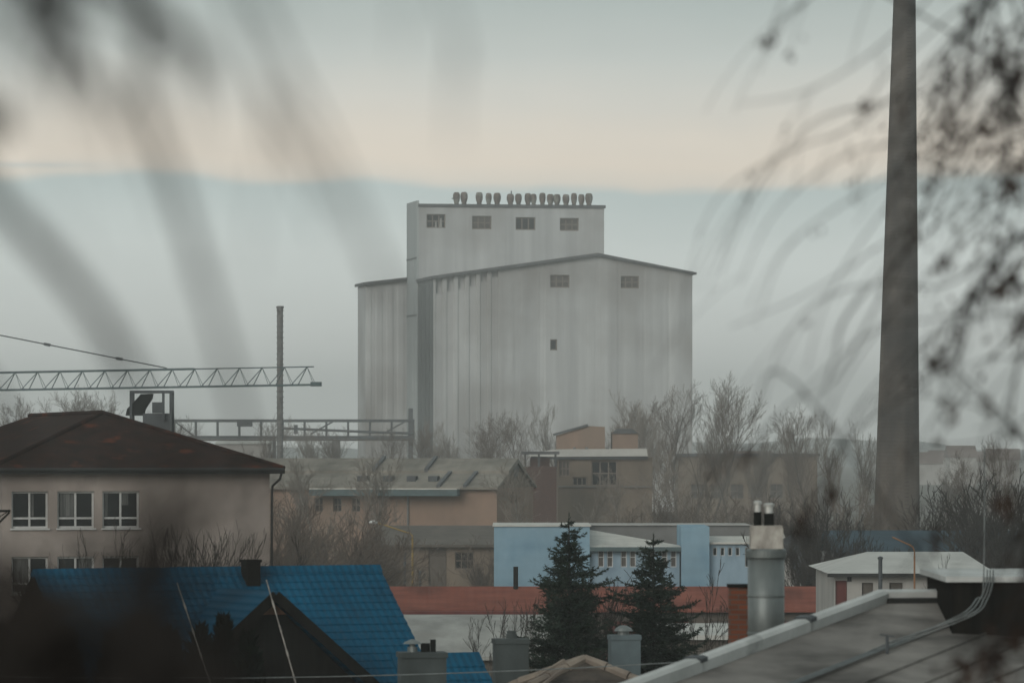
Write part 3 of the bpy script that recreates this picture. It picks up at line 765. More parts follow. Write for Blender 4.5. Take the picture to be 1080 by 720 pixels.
# ------------------------------------------------------------------ workshop, factory, brick tower
def workshop():
    d = 372.0; s = S(d)
    root = thing('grey_workshop', 'grey brown workshop with low roof and wide dark door below the pink factory wall', 'workshop', (X(400,d), d, 0))
    g = lambda p: (p-400)*s
    ze = Z(573,d); zr = Z(554,d+6)
    hs = [(g(452),g(471),.1,Z(578,d)),(g(480),g(500),Z(600,d),Z(582,d))]
    m = MB(); m.block(0,g(528),0,14,0,ze-.05,hs,.3); m.build('wall', M['grey_brown'], root)
    m = MB(); m.prism([(-.4,-.8,ze-.05),(-.4,7,zr),(-.4,14.6,ze),(-.4,14.6,ze-.2),(-.4,7,zr-.25),(-.4,-.8,ze-.25)], (g(528)+.8,0,0)); m.build('roof', M['grey_wall'], root)
    q = MB(); q.box(hs[0][0]+.02,hs[0][1]-.02,.15,.24,.1,hs[0][3]-.02); q.build('door', M['grey_wall'], root)
    window(root,*hs[1],0,M['win_brown'],M['glass_dark'],(.33,.66),(.5,),reveal=.3)
workshop()
def factory():
    d = 420.0; s = S(d); a = R(-12)
    root = thing('pink_factory', 'long factory hall with faded pink wall and mossy grey gabled roof', 'factory', (X(524,d), d, 0), a)
    k = s/math.cos(a)
    g = lambda p: (p-524)*k
    ze = Z(513.5,d); zm = Z(499,d+4); zr = Z(483,d+8); x0 = g(255)
    hs = [(g(p),g(p+9),Z(540,d),Z(525,d)) for p in (330,350,370)]
    m = MB(); m.block(x0,0,0,15.5,0,ze-.1,hs,.3); m.build('wall', M['pink_wall'], root)
    for h in hs: window(root,*h,0,M['win_brown'],M['glass_dark'],(.5,),(.5,),reveal=.3)
    m = MB()
    m.prism([(x0-.3,-.7,ze),(x0-.3,4,zm),(x0-.3,4.05,zm+.22),(x0-.3,8,zr),(x0-.3,12,zm),(x0-.3,16,ze),(x0-.3,16,ze-.2),(x0-.3,8,zr-.4),(x0-.3,4,zm-.3),(x0-.3,-.7,ze-.2)], (-x0+.5,0,0)); m.build('roof', M['eternit'], root)
    m = MB(); m.prism([(-.15,0,ze-.1),(-.15,4,zm-.3),(-.15,8,zr-.4),(-.15,12,zm-.3),(-.15,15.5,ze-.1)], (.14,0,0)); m.build('gable', M['grey_brown'], root)
    m = MB(); m.box(0,.06,7.0,9.0,zm-.3,zm+.7); m.build('gable_window', M['glass_grey'], root)
    for (p, y0, y1, za, zb) in ((462,-.7,4,ze,zm),(490,-.7,4,ze,zm),(436,4,8,zm+.2,zr),(380,4,8,zm+.2,zr)):
        m = MB(); x = g(p); m.prism([(x,y0,za-.1),(x,y1,zb-.1),(x,y1,zb+.22),(x,y0,za+.22)], (.3,0,0)); m.build('fire_wall', M['silo_roof'], root)
    for p in (372,400,425,448):
        m = MB(); x = g(p); m.box(x,x+.8,1.2,2.2,ze+.4,ze+.95); m.build('skylight', M['steel'], root)
    m = MB(); m.box(g(330),g(487),-1.9,-.75,ze-.75,ze-.2); m.build('canopy', M['steel_teal'], root)
    m = MB(); m.box(g(330),g(487),-1.95,-.72,ze-.197,ze-.1); m.build('canopy_top', M['pale_sheet'], root)
    m = MB(); m.tube([(g(430),-.12,ze-.3),(g(430),-.12,.3)], .1, 6); m.build('downpipe', M['grey_sheet'], root)
factory()
def brick_tower():
    d = 500.0; s = S(d)
    root = thing('brick_tower', 'narrow brown brick tower with an open roofed top left of the snowy flat roof', 'tower', (X(553,d), d, 0))
    W = (587-553)*s; zb = Z(492,d); zt = Z(479,d)
    m = MB(); m.box(0,W,0,3.4,0,zb); m.build('shaft', M['brown_brick'], root)
    for (x,y) in ((.1,.1),(W-.1,.1),(.1,3.3),(W-.1,3.3),(W*.45,.1)):
        m = MB(); m.box(x-.1,x+.1,y-.1,y+.1,zb+.002,zt); m.build('post', M['steel'], root)
    m = MB(); m.box(-.3,W+.3,-.4,3.8,zt+.002,zt+.3); m.build('roof', M['silo_roof'], root)
    m = MB(); m.box(.6,W-.7,1.0,2.6,zb+.003,zt-.35); m.build('tank', M['brown_brick'], root)
brick_tower()
def mill():
    d = 510.0; s = S(d)
    root = thing('mill_building', 'grey brown mill block under a bright snowy flat roof below the silo', 'building', (X(588,d), d, 0))
    g = lambda p: (p-588)*s
    zt = Z(482,d); hs = [(g(604),g(619),Z(512,d),Z(503,d)),(g(624),g(651),Z(512,d),Z(486,d)),(g(589.5),g(601),Z(502,d),Z(486,d))]
    m = MB(); m.block(0,g(688),0,12,0,zt,hs,.4); m.build('wall', M['grey_brown'], root)
    for i, h in enumerate(hs): window(root,*h,0,M['win_brown'],M['glass_dark' if i < 2 else 'glass_grey'],(.33,.66),(.5,) if i else (),bar=.12,reveal=.4)
    m = MB()
    m.prism([(g(558),-.6,zt+.25),(g(584),-.6,zt+.82),(g(682),-.6,zt+.9),(g(683),-.6,zt+.12),(g(584),-.6,zt+.05),(g(558),-.6,zt+.12)], (0,13,0)); m.build('roof', M['white_roof'], root)
    for p in (606,619,641):
        q = MB(); q.box(g(p),g(p)+.12,-.65,12,zt+.86,zt+1.05); q.build('roof_joint', M['grey_sheet'], root)
    m = MB(); m.box(g(560),g(683),-.4,-.35,zt-.2,zt+.1); m.build('fascia', M['steel'], root)
    m = MB(); m.box(0.02,g(688)-.02,-.25,-.003,Z(513.5,d),Z(512.5,d)); m.build('string_course', M['grey_sheet'], root)
mill()
def orange_shed():
    d = 560.0; s = S(d)
    root = thing('orange_shed', 'faded orange lean-to building peeping over the snowy flat roof', 'shed', (X(587,d), d, 0))
    g = lambda p: (p-587)*s
    m = MB(); m.prism([(0,0,0),(g(638),0,0),(g(638),0,Z(450,d)),(g(620),0,Z(449,d)),(0,0,Z(459,d))], (0,9,0)); m.build('wall', M['pink_wall'], root)
    m = MB(); m.bar((-.3,4.5,Z(459,d)+.1),(g(620),4.5,Z(449,d)+.1),9.6,.25); m.build('roof', M['silo_roof'], root)
    m = MB(); m.box(g(646),g(673),1,8,0,Z(455,d)); m.build('annex', M['pink_wall'], root)
    m = MB(); m.prism([(g(645),.8,Z(457,d)),(g(674),.8,Z(457,d)),(g(667),.8,Z(452,d)),(g(652),.8,Z(452,d))], (0,7.4,0)); m.build('annex_roof', M['silo_roof'], root)
orange_shed()
def grey_slab():
    d = 740.0; s = S(d)
    root = thing('grey_warehouse', 'plain dark grey warehouse half hidden by the bare trees right of the silo', 'warehouse', (X(715,d), d, 0))
    L = (862-715)*s
    hs = [(2+i*3,4+i*3,4,6.2) for i in range(5)]
    m = MB(); m.block(0,L,0,14,0,Z(481,d),hs,.3); m.build('wall', M['grey_brown'], root)
    for h in hs: window(root,*h,0,M['win_brown'],M['glass_grey'],(.5,),(.5,),reveal=.3)
    m = MB(); m.box(-.4,L+.4,-.5,14.5,Z(481,d)+.003,Z(478,d)); m.build('roof', M['silo_roof'], root)
grey_slab()
def pale_hall():
    d = 900.0; s = S(d)
    root = thing('pale_hall', 'pale low hall glimpsed under the conveyor bridge', 'hall', (X(228,d), d, 0))
    m = MB(); m.block(0,(283-228)*s,0,12,0,Z(468,d)); m.build('wall', M['far_white'], root)
    m = MB(); m.prism([(-.3,-.4,Z(468,d)),(-.3,6,Z(465,d)),(-.3,12.4,Z(468,d))],((283-228)*s+.6,0,0)); m.build('roof', M['pale_sheet'], root)
pale_hall()
def far_houses():
    data = [(978,1500,9,6.5,'far white house just right of the factory chimney'),(1000,1620,11,7,'far pale house second from the factory chimney'),
            (1016,1450,8,8.5,'far tall pale house with a red roof, middle of the far row'),(1036,1700,12,6.5,'far broad pale house behind the dark shrubs'),
            (1058,1520,10,7.5,'far house with red roof near the right edge'),(792,1350,12,7,'far pale house between the bare trees right of the silo')]
    for px, d, w, h, lab in data:
        root = thing('far_house', lab, 'house', (X(px,d), d, 0), R(-8+px % 17), 'far houses on the horizon')
        m = MB(); m.box(-w/2,w/2,0,9,0,h); m.build('wall', M['far_white'], root)
        m = MB(); m.prism([(-w/2-.4,-.5,h+.01),(-w/2-.4,4.5,h+3.6),(-w/2-.4,9.5,h+.01)],(w+.8,0,0)); m.build('roof', M['far_red'], root)
far_houses()

# ------------------------------------------------------------------ near roof, right, and the house with the round chimney
def near_roof():
    A = at(937,635,69.0); B = at(603,760,60.0)
    e = Vector((math.cos(R(14)), math.sin(R(14)), 0))           # along the ridge
    root = thing('seamed_roof_house', 'near house with grey seamed metal roof and white capped edge, bottom right', 'house', (A.x, A.y, 0))
    A0 = Vector((0,0,A.z)); v = (B-A); Wd = 6.0
    nrm = e.cross(v).normalized()
    if nrm.z < 0: nrm = -nrm
    def P(u, t, h=0): return A0 + e*u + v*t + nrm*h
    m = MB(); m.face(P(-.1,0),P(-.1,1.02),P(Wd,1.02),P(Wd,0))
    lo = Vector((0,0,-.2)); m.face(P(-.1,0)+lo,P(Wd,0)+lo,P(Wd,1.02)+lo,P(-.1,1.02)+lo)
    m.face(P(-.1,1.02),P(-.1,1.02)+lo,P(Wd,1.02)+lo,P(Wd,1.02)); m.face(P(Wd,0),P(Wd,1.02),P(Wd,1.02)+lo,P(Wd,0)+lo)
    m.build('roof', M['roof_metal'], root)
    for i, u in enumerate((1.85,2.7,3.55,4.4,5.25)):
        q = MB(); q.prism([P(u-.02,0,.0),P(u+.02,0,.0),P(u+.012,0,.035),P(u-.012,0,.035)], v*1.02); q.build('seam', M['roof_metal'], root)
    # capping along the verge, three overlapping lengths
    for (t0, t1, h) in ((0,.27,.0),(.265,.62,.012),(.615,1.03,.024)):
        q = MB(); a = .30
        q.prism([P(-.24,t0,.0-.1),P(.0,t0,-.1+.1),P(.0,t0,.13+h),P(-.06,t0,.17+h),P(-.20,t0,.17+h),P(-.26,t0,.12+h)], v*(t1-t0)); q.build('verge_cap', M['cap_white'], root)
    for t in (.268,.62):
        q = MB(); q.prism([P(-.27,t-.012,.13),P(.012,t-.012,.13),P(.012,t-.012,.185),P(-.05,t-.012,.21),P(-.22,t-.012,.21)], v*.02); q.build('cap_joint', M['steel'], root)
    q = MB(); q.prism([P(-.27,0,-.1),P(-.27,0,.15),P(-.27,-.028,.15),P(-.27,-.028,-.1)], e*1.75); q.build('ridge_cap', M['cap_white'], root)
    q = MB(); q.prism([P(.02,0.002,.0),P(.02,0.002,.07),P(.02,.010,.07),P(.02,.010,0)], e*1.5); q.build('ridge_flashing', M['fascia'], root)
    w = MB(); b = []
    for (u,t) in ((-.05,0.01),(Wd-.1,0.01),(Wd-.1,1.0),(-.05,1.0)):
        p = P(u,t)+lo*1.02; b.append(p)
    for i in range(4):
        p, r = b[i], b[(i+1)%4]; w.face((p.x,p.y,0),(r.x,r.y,0),r,p)
    w.build('wall', M['white_wall'], root)
    # little spike
    q = MB(); c = P(1.95,.48,.0); q.tube([c,c+Vector((0,0,.24))], .025, 6); q.bar(c+Vector((-.1,0,.26)),c+Vector((.1,0,.23)),.02); q.build('roof_hook', M['steel'], root)
    # annex with pale edge behind right
    d = 66.8; g = lambda p: X(p,d)-A.x
    q = MB(); q.block(g(1004),g(1004)+3.4,d-A.y,d-A.y+4,9.2,Z(613.5,d)); q.build('roof_box', M['timber_dark'], root)
    q = MB(); q.box(g(997),g(997)+3.6,d-A.y-.12,d-A.y+4.2,Z(613.5,d)+.003,Z(607.5,d)); q.build('box_lid', M['cap_white'], root)
    # bundle of cables from the box down along a seam
    for i, o in enumerate((0,.07,-.08,.15)):
        pts = [Vector((g(1037)+.04*i,d-A.y-.17,Z(600 if i else 470,d))), Vector((g(1036)+.04*i,d-A.y-.17,Z(614,d))), Vector((g(1027)+.05*i,d-A.y-.4,Z(630,d))), Vector((g(1008)+.06*i,d-A.y-.7,Z(646,d)))]
        for t in (.37,.42,.5,.62,.8,1.02): pts.append(P(1.78+o*(1 if t < .5 else .7), t, .045+.012*(i % 2)))
        q = MB(); q.tube(smooth(pts), .0105, 6); q.build('cable', M['cable'], root)
near_roof()

def chimney_house():
    d = 72.5; s = S(d)
    root = thing('chimney_house', 'low house behind the white capped roof edge with a round metal-clad and a brick chimney', 'house', (X(800,d), d, 0))
    zf = 8.55
    m = MB(); m.box(-.8,2.2,-1.2,3.2,0,zf-.2); m.build('wall', M['white_wall'], root)
    m = MB(); m.box(-.95,2.35,-1.35,3.35,zf-.198,zf); m.build('roof', M['roof_metal'], root)
    # metal-clad chimney
    cx = (808-800)*s; r = 19.3*s
    zt = Z(589,d)
    m = MB(); m.lathe((cx,0,zf),[(r,0),(r,zt-zf)],40); k = m.build('metal_chimney', M['galv'], root, 'tall round chimney clad in grey metal with two black flues', smooth=False)
    for p in k.data.polygons: p.use_smooth = len(p.vertices) == 4
    sm = MB()
    for z in (9.2,9.75): sm.lathe((cx,0,z),[(r+.001,0),(r+.009,.008),(r+.009,.03),(r+.001,.038)],40)
    sm.build('seam_ring', M['galv'], k)
    m = MB(); m.lathe((cx,0,zt+.002),[(r*1.02,0),(r*1.1,.02),(r*1.12,.12),(r*1.03,.15)],36); m.build('collar', M['galv'], k)
    m = MB(); m.box(cx-17*s,cx+17*s,-.24,.24,zt+.153,Z(556,d)); m.box(cx-16.4*s,cx+16.4*s,-.235,.235,Z(556,d)+.002,Z(556,d)+.03); m.build('cement_head', M['soot_cement'], k)
    for (px, w, py) in ((799,4.2,528),(811,5.2,530.5)):
        c = ((px-800)*s,0,Z(556,d)+.03); h = Z(py,d)-c[2]
        m = MB(); m.lathe(c,[(w*s,0),(w*s,h*.55)],14); m.build('flue_pipe', M['blackish'], k)
        m = MB(); m.lathe((c[0],0,c[2]+h*.552),[(w*s*.8,0),(w*s*.8,h*.3),(w*s*1.1,h*.31),(w*s*1.15,h*.42),(w*s*.5,h*.46)],14); m.build('flue_cowl', M['pipe_silver'], k)
    # brick chimney
    d2 = 1.4; s2 = S(d+d2); bx = lambda p: X(p,d+d2)-X(800,d)
    m = MB(); zt = Z(619,d+d2); m.box(bx(768.5),bx(791),d2-.16,d2+.16,zf+.001,zt); k = m.build('brick_chimney', M['red_brick'], root, 'short orange red brick chimney')
    m = MB(); m.box(bx(767),bx(792.5),d2-.19,d2+.19,zt+.002,zt+.05); m.build('chimney_cap', M['blackish'], k)
chimney_house()

# overhead wire low across the picture, and the bracket at the left edge
def wires():
    for (a, b, sag, lab) in ((at(-80,711,92),at(860,688,88),.22,'thin grey cable crossing low over the nearest roofs'),):
        root = thing('overhead_cable', lab, 'cable', (0,0,0))
        for p in (a, b):
            m = MB(); m.tube([(p.x,p.y,0),(p.x,p.y,p.z-.05 if p is b else p.z+.3)], .04 if p is b else .1, 6); m.build('support_post', M['steel'], root)
        m = MB(); m.tube([a.lerp(b,t/24)-Vector((0,0,sag*4*(t/24)*(1-t/24))) for t in range(25)], .011, 5); m.build('cable', M['cable'], root)
wires()
def bracket_pole():
    d = 100.0; s = S(d)
    root = thing('bracket_pole', 'black triangular pole bracket poking in at the left edge', 'utility pole', (X(-22,d), d, 0))
    g = lambda p: (p+22)*s
    m = MB(); m.tube([(0,0,0),(0,0,Z(528,d))],[.14,.1],10); m.build('pole', M['blackish'], root)
    m = MB(); m.bar((0,0,Z(538.5,d)),(g(11),0,Z(538.5,d)),.04,.05); m.bar((0,0,Z(572,d)),(g(10),0,Z(540,d)),.03,.04); m.bar((0,0,Z(558,d)),(g(7),0,Z(540,d)),.02,.02); m.build('bracket', M['blackish'], root)
bracket_pole()

# ------------------------------------------------------------------ vegetation
def rot_dir(v, ang, rng):
    ax = v.orthogonal().normalized(); ax = Matrix.Rotation(rng.uniform(0, 2*math.pi), 3, v) @ ax
    return (Matrix.Rotation(ang, 3, ax) @ v).normalized()
def grow(T, C, p, v, ln, r, lev, maxlev, rng, up, split, kids, rmin):
    n = 5 if lev == 0 else 4 if lev < 3 else 3
    pts = [p.copy()]; rad = [r]; q = p.copy(); dv = v.copy()
    for i in range(n):
        dv = (dv + Vector((rng.gauss(0,.17),rng.gauss(0,.17),rng.gauss(0,.08)+up*.09))).normalized()
        q = q + dv*(ln/n); pts.append(q.copy()); rad.append(max(rmin, r*(1-.8*(i+1)/n)))
    (T if lev == 0 else C).tube(pts, rad, 7 if lev == 0 else 4 if lev < 2 else 3, cap=False)
    if lev >= maxlev: return
    k = kids[lev]
    for i in range(k):
        t = (.28 if lev == 0 else .18) + (.98-(.28 if lev == 0 else .18))*(i+rng.random()*.7)/k
        f = t*n; j = min(n-1, int(f)); b = pts[j].lerp(pts[j+1], f-j)
        d0 = (pts[j+1]-pts[j]).normalized()
        d = rot_dir(d0, split*rng.uniform(.6,1.25), rng); d = (d+Vector((0,0,up*.35))).normalized()
        grow(T, C, b, d, ln*rng.uniform(.38,.62)*(1-.35*t if lev == 0 else 1-.25*t), max(rmin, rad[j]*.55), lev+1, maxlev, rng, up, split, kids, rmin)
def make_tree(name, seed, h, up, split, kids, rmin, bark, twig, r0=None, lean=0, tr=.5):
    rng = random.Random(seed)
    root = thing(name, 'tree', 'tree', (0,-500,0)); T, C = MB(), MB()
    grow(T, C, Vector((0,0,0)), Vector((lean,0,1)).normalized(), h*.92, r0 or h*.013, 0, len(kids), rng, up, split, kids, rmin)
    T.build('trunk', bark, root); C.build('crown', twig, root)
    return root
def make_bush(name, seed, h, n, bark, twig, kids=(8,6,3), up=.42, rmin=.012):
    rng = random.Random(seed)
    root = thing(name, 'bush', 'shrub', (0,-500,0)); T, C = MB(), MB()
    for i in range(n):
        a = rng.uniform(0,6.28); e = rng.uniform(.05,.75)
        v = Vector((math.cos(a)*e, math.sin(a)*e, 1)).normalized(); p = Vector((math.cos(a)*.15*rng.random()*h*.6, math.sin(a)*.15*rng.random()*h*.6, 0))
        grow(T, C, p, v, h*rng.uniform(.6,1.0), h*.008, 0, len(kids), rng, up, .5, kids, rmin)
    T.build('stem', bark, root); C.build('twigs', twig, root)
    return root
used = set()
def plant(src, px, ytop, d, hnom, label, group, rz=None, wide=1.0):
    """first call moves the source itself; later calls copy it and its parts"""
    h = Z(ytop, d); k = h/hnom
    rz = rz if rz is not None else (px*1.7) % 6.28
    if src.name not in used:
        used.add(src.name); src.location = (X(px,d), d, 0); src.rotation_euler = (0,0,rz); src.scale = (k*wide,k*wide,k)
        src['label'] = label; src['group'] = group
        return src
    return copy_thing(src, (X(px,d), d, 0), rz, (k*wide,k*wide,k), label, group)

def top_of(o): return max(v.co.z for ch in o.children for v in ch.data.vertices)
FT = [make_tree('bare_tree', 11+i, 18, .55, .62, (15,8,6,4), .0105, M['bark'], M['twig']) for i in range(3)]
PT = [make_tree('poplar_tree', 31+i, 20, .9, .40, (18,8,6,4), .0105, M['bark'], M['twig_pale']) for i in range(2)]
BT = [make_tree('birch_tree', 41+i, 14, .45, .55, (13,7,4,3), .014, M['bark_birch'], M['twig_pale'], r0=.17, lean=.06*i) for i in range(2)]
BU = [make_bush('bare_shrub', 51+i, 6, 11, M['bark'], M['twig'], rmin=.010) for i in range(3)]
DB = [make_bush('dark_shrub', 61+i, 5, 8, M['bark_dark'], M['twig_dark'], (8,6,4), rmin=.007, up=.6) for i in range(2)]
HB = [make_bush('dense_shrub', 71+i, 5, 16, M['bark_dark'], M['twig_dark'], (8,6,4), rmin=.012) for i in range(2)]
HT = {o.name: top_of(o) for o in FT+PT+BT+BU+DB+HB}
G1 = 'bare trees in the mist behind the left roof'
for i, (px, yt, d, lab) in enumerate(((16,414,640,'hazy bare tree nearest the left edge behind the dark tiled roof'),(46,408,600,'hazy bare tree, second from left above the dark tiled roof'),
    (62,404,560,'bushiest hazy bare tree below the crane jib'),(88,412,640,'hazy bare tree under the crane jib above the roof slope'),(112,410,600,'hazy bare tree just left of the hopper frame'),
    (200,432,700,'small bare tree just right of the hopper frame'),(222,438,760,'faint bare tree under the crane jib above the bridge'),(268,436,740,'faint bare tree left of the slim mast'),
    (318,446,720,'faint bare tree just right of the slim mast'),(345,440,700,'hazy bare tree behind the conveyor bridge right of the mast'),(366,444,720,'hazy bare tree against the left edge of the silo'))):
    o = (FT+PT)[i % 5]; plant(o, px, yt, d, HT[o.name.split('.')[0]+('.'+o.name.split('.')[1] if '.' in o.name else '')], lab, G1)
G2 = 'bare trees in the mist right of the silo'
for i, (px, yt, d, lab) in enumerate(((676,428,680,'bare tree before the silo wall, left in the grove'),(692,408,640,'hazy bare tree before the right part of the silo wall'),(712,398,640,'tall bare tree before the silo right corner'),
    (734,388,660,'tallest bare tree, just right of the silo corner'),(752,408,640,'upright bare tree, second right of the silo corner'),(770,432,600,'bare tree above the grey warehouse left end'),
    (790,452,640,'lower bare tree above the grey warehouse roof'),(812,458,690,'low hazy bare tree in the gap above the warehouse'),(836,440,620,'bare tree at the right end of the warehouse'),
    (858,424,600,'tall bare tree between the warehouse end and the factory chimney'),(880,432,560,'bare tree second to the left from the factory chimney'),(902,440,560,'bare tree directly left of the factory chimney'),
    (988,488,520,'bare tree just right of the factory chimney foot'),(1034,470,480,'bare tree above the dark shrubs at right'),(1060,456,460,'taller bare tree near the right edge'),(1082,470,470,'bare tree cut by the right edge'))):
    o = (PT+FT)[i % 5]; plant(o, px, yt, d, HT[o.name], lab, G2, wide=.85)
GS = 'faint bare trees before the silo foot'
for i, (px, yt, d, lab) in enumerate(((452,446,700,'faint bare tree before the dark strip at the silo foot'),(474,436,720,'faint bare tree before the left fluted wall of the silo'),(497,444,690,'faint low bare tree above the pink factory gable'),
    (520,430,720,'faint bare tree above the factory roof end'),(543,440,690,'faint bare tree above the open top of the brick tower'),(566,432,710,'faint bare tree left of the faded orange shed'),(600,418,700,'faint tall bare tree behind the orange shed'),
    (628,428,690,'faint bare tree just behind the right end of the orange shed'),(652,412,700,'faint tall bare tree before the silo wall, below the right window'),(666,436,660,'faint bare tree over the right end of the snowy roof'),(402,448,760,'faint bare tree under the silo end of the conveyor bridge'))):
    o = (FT+PT)[(i+2) % 5]; plant(o, px, yt, d, HT[o.name], lab, GS, wide=1.0)
G3 = 'bare trees between the factory and the sheds'
for i, (px, yt, d, lab) in enumerate(((312,484,400,'bare pale tree just right of the beige house'),(338,478,390,'bare pale tree before the left end of the pink factory'),(392,468,385,'pale birch with forked stems before the pink factory'),
    (412,480,380,'pale birch right beside the forked one'),(543,478,405,'pale bare tree at the factory gable end'),(610,500,400,'thin pale tree before the mill wall'),
    (660,490,420,'pale bare tree at the right end of the mill'),(688,470,430,'bare birch right of the mill wall'),(716,476,440,'bare birch before the warehouse left end'),(742,486,430,'bare birch left of the round metal chimney'))):
    o = BT[i % 2]; plant(o, px, yt, d, HT[o.name], lab, G3, wide=1.1)
G4 = 'bare brown shrubs behind the blue roof'
for i, (px, yt, d, lab) in enumerate(((296,500,300,'brown shrub touching the right corner of the beige house'),(312,520,290,'brown shrub second from the beige house corner'),(330,512,310,'brown shrub third from the beige house corner'),
    (350,522,300,'brown shrub above the middle of the blue ridge'),(372,530,310,'brown shrub above the right end of the blue ridge'),(392,545,320,'brown shrub left of the yellow lamp post'),(410,565,330,'small brown shrub at the foot of the yellow lamp'),
    (508,560,345,'brown shrub left of the blue hall'),(664,520,420,'brown thicket right of the mill'),(700,515,430,'brown thicket behind the blue hall roof'),(730,512,430,'brown thicket behind the blue stair block'),(765,512,420,'brown thicket left of the round metal chimney'),
    (800,516,430,'brown thicket behind the twin black flues'),(838,506,420,'brown thicket right of the round metal chimney'),(866,500,425,'brown thicket at the left foot of the factory chimney'),(900,504,420,'brown thicket touching the left side of the factory chimney'))):
    o = BU[i % 3]; plant(o, px, yt, d, HT[o.name], lab, G4, wide=1.15)
G5 = 'dark bare shrubs in front of the beige house'
for i, (px, yt, d, lab) in enumerate(((46,556,168,'dark bare shrub below the first window of the beige house'),(100,572,160,'low dark bare shrub below the third window'),(142,552,165,'dark bare shrub right under the third window'),(180,536,172,'tall dark bare shrub in the middle of the beige wall'),
    (214,556,165,'dark bare shrub left of the blue roof chimney'),(240,540,172,'dark bare shrub near the right corner of the beige wall'),(268,560,168,'dark bare shrub at the right corner of the beige wall'),(8,606,150,'dark bare shrub at the left edge below the windows'),
    (636,572,140,'dark thin stems between the two spruces'),(655,580,142,'dark thin stems left of the smaller spruce'),(1020,582,212,'dark bare shrub before the whitish garage roof'),(556,588,180,'thin bare shrub left of the larger spruce'))):
    o = DB[i % 2]; plant(o, px, yt, d, HT[o.name], lab, G5, wide=.62)
G6 = 'dense dark shrubs at the right edge'
for i, (px, yt, d, lab) in enumerate(((1000,512,330,'dense dark shrub right of the factory chimney foot'),(1026,506,320,'dense dark shrub, middle of the right thicket'),(1052,498,300,'tall dense dark shrub near the right edge'),(1078,492,290,'dense dark shrub cut by the right edge'),
    (1062,560,240,'dense dark shrub beside the whitish garage roof'),(845,520,380,'dense dark shrub right of the round chimney head'),(872,512,285,'dense dark shrub left of the factory chimney'),(908,538,285,'dense dark shrub before the factory chimney'))):
    o = HB[i % 2]; plant(o, px, yt, d, HT[o.name], lab, G6, wide=.75 if d == 285 else 1.1)

def spruce(name, px, ytop, d, wpx, seed, label):
    rng = random.Random(seed); h = Z(ytop,d); s = S(d)
    root = thing(name, label, 'spruce', (X(px,d), d, 0), 0, 'spruces before the red shed')
    T = MB(); T.tube([(0,0,0),(0.03,0,h*.5),(0,0,h-.02)], [.16,.1,.008], 8); T.build('trunk', M['bark_dark'], root)
    C = MB(); tw = MB()
    zv = Z(690,d); rv = wpx*s/2                    # half width at the photo's row 690
    def needle(p, v, ln, w):
        u = v.orthogonal().normalized(); u = Matrix.Rotation(rng.uniform(0,6.28),3,v) @ u
        C.face(p+u*w, p-u*w, p+v*ln*.75-u*w*.55, p+v*ln, p+v*ln*.75+u*w*.55)
    z = h-.35; a0 = 0
    while z > 1.2:
        t = (h-z)/(h-zv); rr = rv*min(1.45, t**.74)
        nb = 5+int(3*min(1,t))
        for b in range(nb):
            a = a0+6.283*b/nb+rng.uniform(-.35,.35); ln = rr*rng.uniform(.42,1.15)*(1+.28*math.sin(a*2+t*9+seed))
            if rng.random() < .16: ln *= 1.3
            zz = z+rng.uniform(-.14,.14)
            dirh = Vector((math.cos(a),math.sin(a),0)); n = max(4,int(ln/.085)); pts = []
            for i in range(n+1):
                u = i/n; pts.append(Vector((0,0,zz))+dirh*ln*u+Vector((0,0,ln*(.32*u-.75*u*u+.62*u**3))))
            tw.tube(pts,[.014*(1-.8*i/n)+.003 for i in range(n+1)],3,cap=False)
            for i in range(1,n+1):
                u = i/n; v = (pts[i]-pts[i-1]).normalized()
                side = v.cross(Vector((0,0,1))).normalized()
                sl = (.10+.30*ln*(1-u)*.8)
                for sg in (-1,1):
                    sv = (v*.7+side*sg*rng.uniform(.5,1)+Vector((0,0,rng.uniform(-.35,.12)))).normalized()
                    k = max(1,int(sl/.075))
                    for j in range(k):
                        q = pts[i]+sv*sl*j/k
                        for e in range(3):
                            nv = (sv+Vector((rng.gauss(0,.45),rng.gauss(0,.45),rng.gauss(.02,.4)))).normalized(); needle(q,nv,rng.uniform(.07,.14),rng.uniform(.012,.024))
                for e in range(3):
                    nv = (v+Vector((rng.gauss(0,.5),rng.gauss(0,.5),rng.gauss(.1,.5)))).normalized(); needle(pts[i],nv,rng.uniform(.07,.14),.014)
        z -= rng.uniform(.17,.30)*(1 if t > .3 else .9); a0 += .8
    for i in range(8000):
        t = rng.random()**.62*1.5; z = h-t*(h-zv)
        if z < 1 or t < .2: continue
        a = rng.uniform(0,6.283); r = rv*min(1.3,t**.74)*rng.random()**.6*(.62+.22*math.sin(a*2+t*9+seed)*math.sin(a*3-t*14))
        p = Vector((math.cos(a)*r,math.sin(a)*r,z)); nv = Vector((math.cos(a)+rng.gauss(0,.4),math.sin(a)+rng.gauss(0,.4),rng.gauss(.15,.5))).normalized(); needle(p,nv,rng.uniform(.08,.16),rng.uniform(.014,.03))
    for i in range(40):
        zz = h-1.3*i/40; nv = Vector((rng.gauss(0,.5),rng.gauss(0,.5),.9)).normalized(); needle(Vector((0,0,zz)),nv,.13,.013)
    C.build('crown', M['needle'], root); tw.build('branches', M['bark_dark'], root)
spruce('spruce', 600, 543, 132, 126, 4, 'larger dark green spruce with a thin bare tip in front of the blue hall')
spruce('spruce', 689, 563, 136, 120, 9, 'smaller dark green spruce left of the brick chimney')

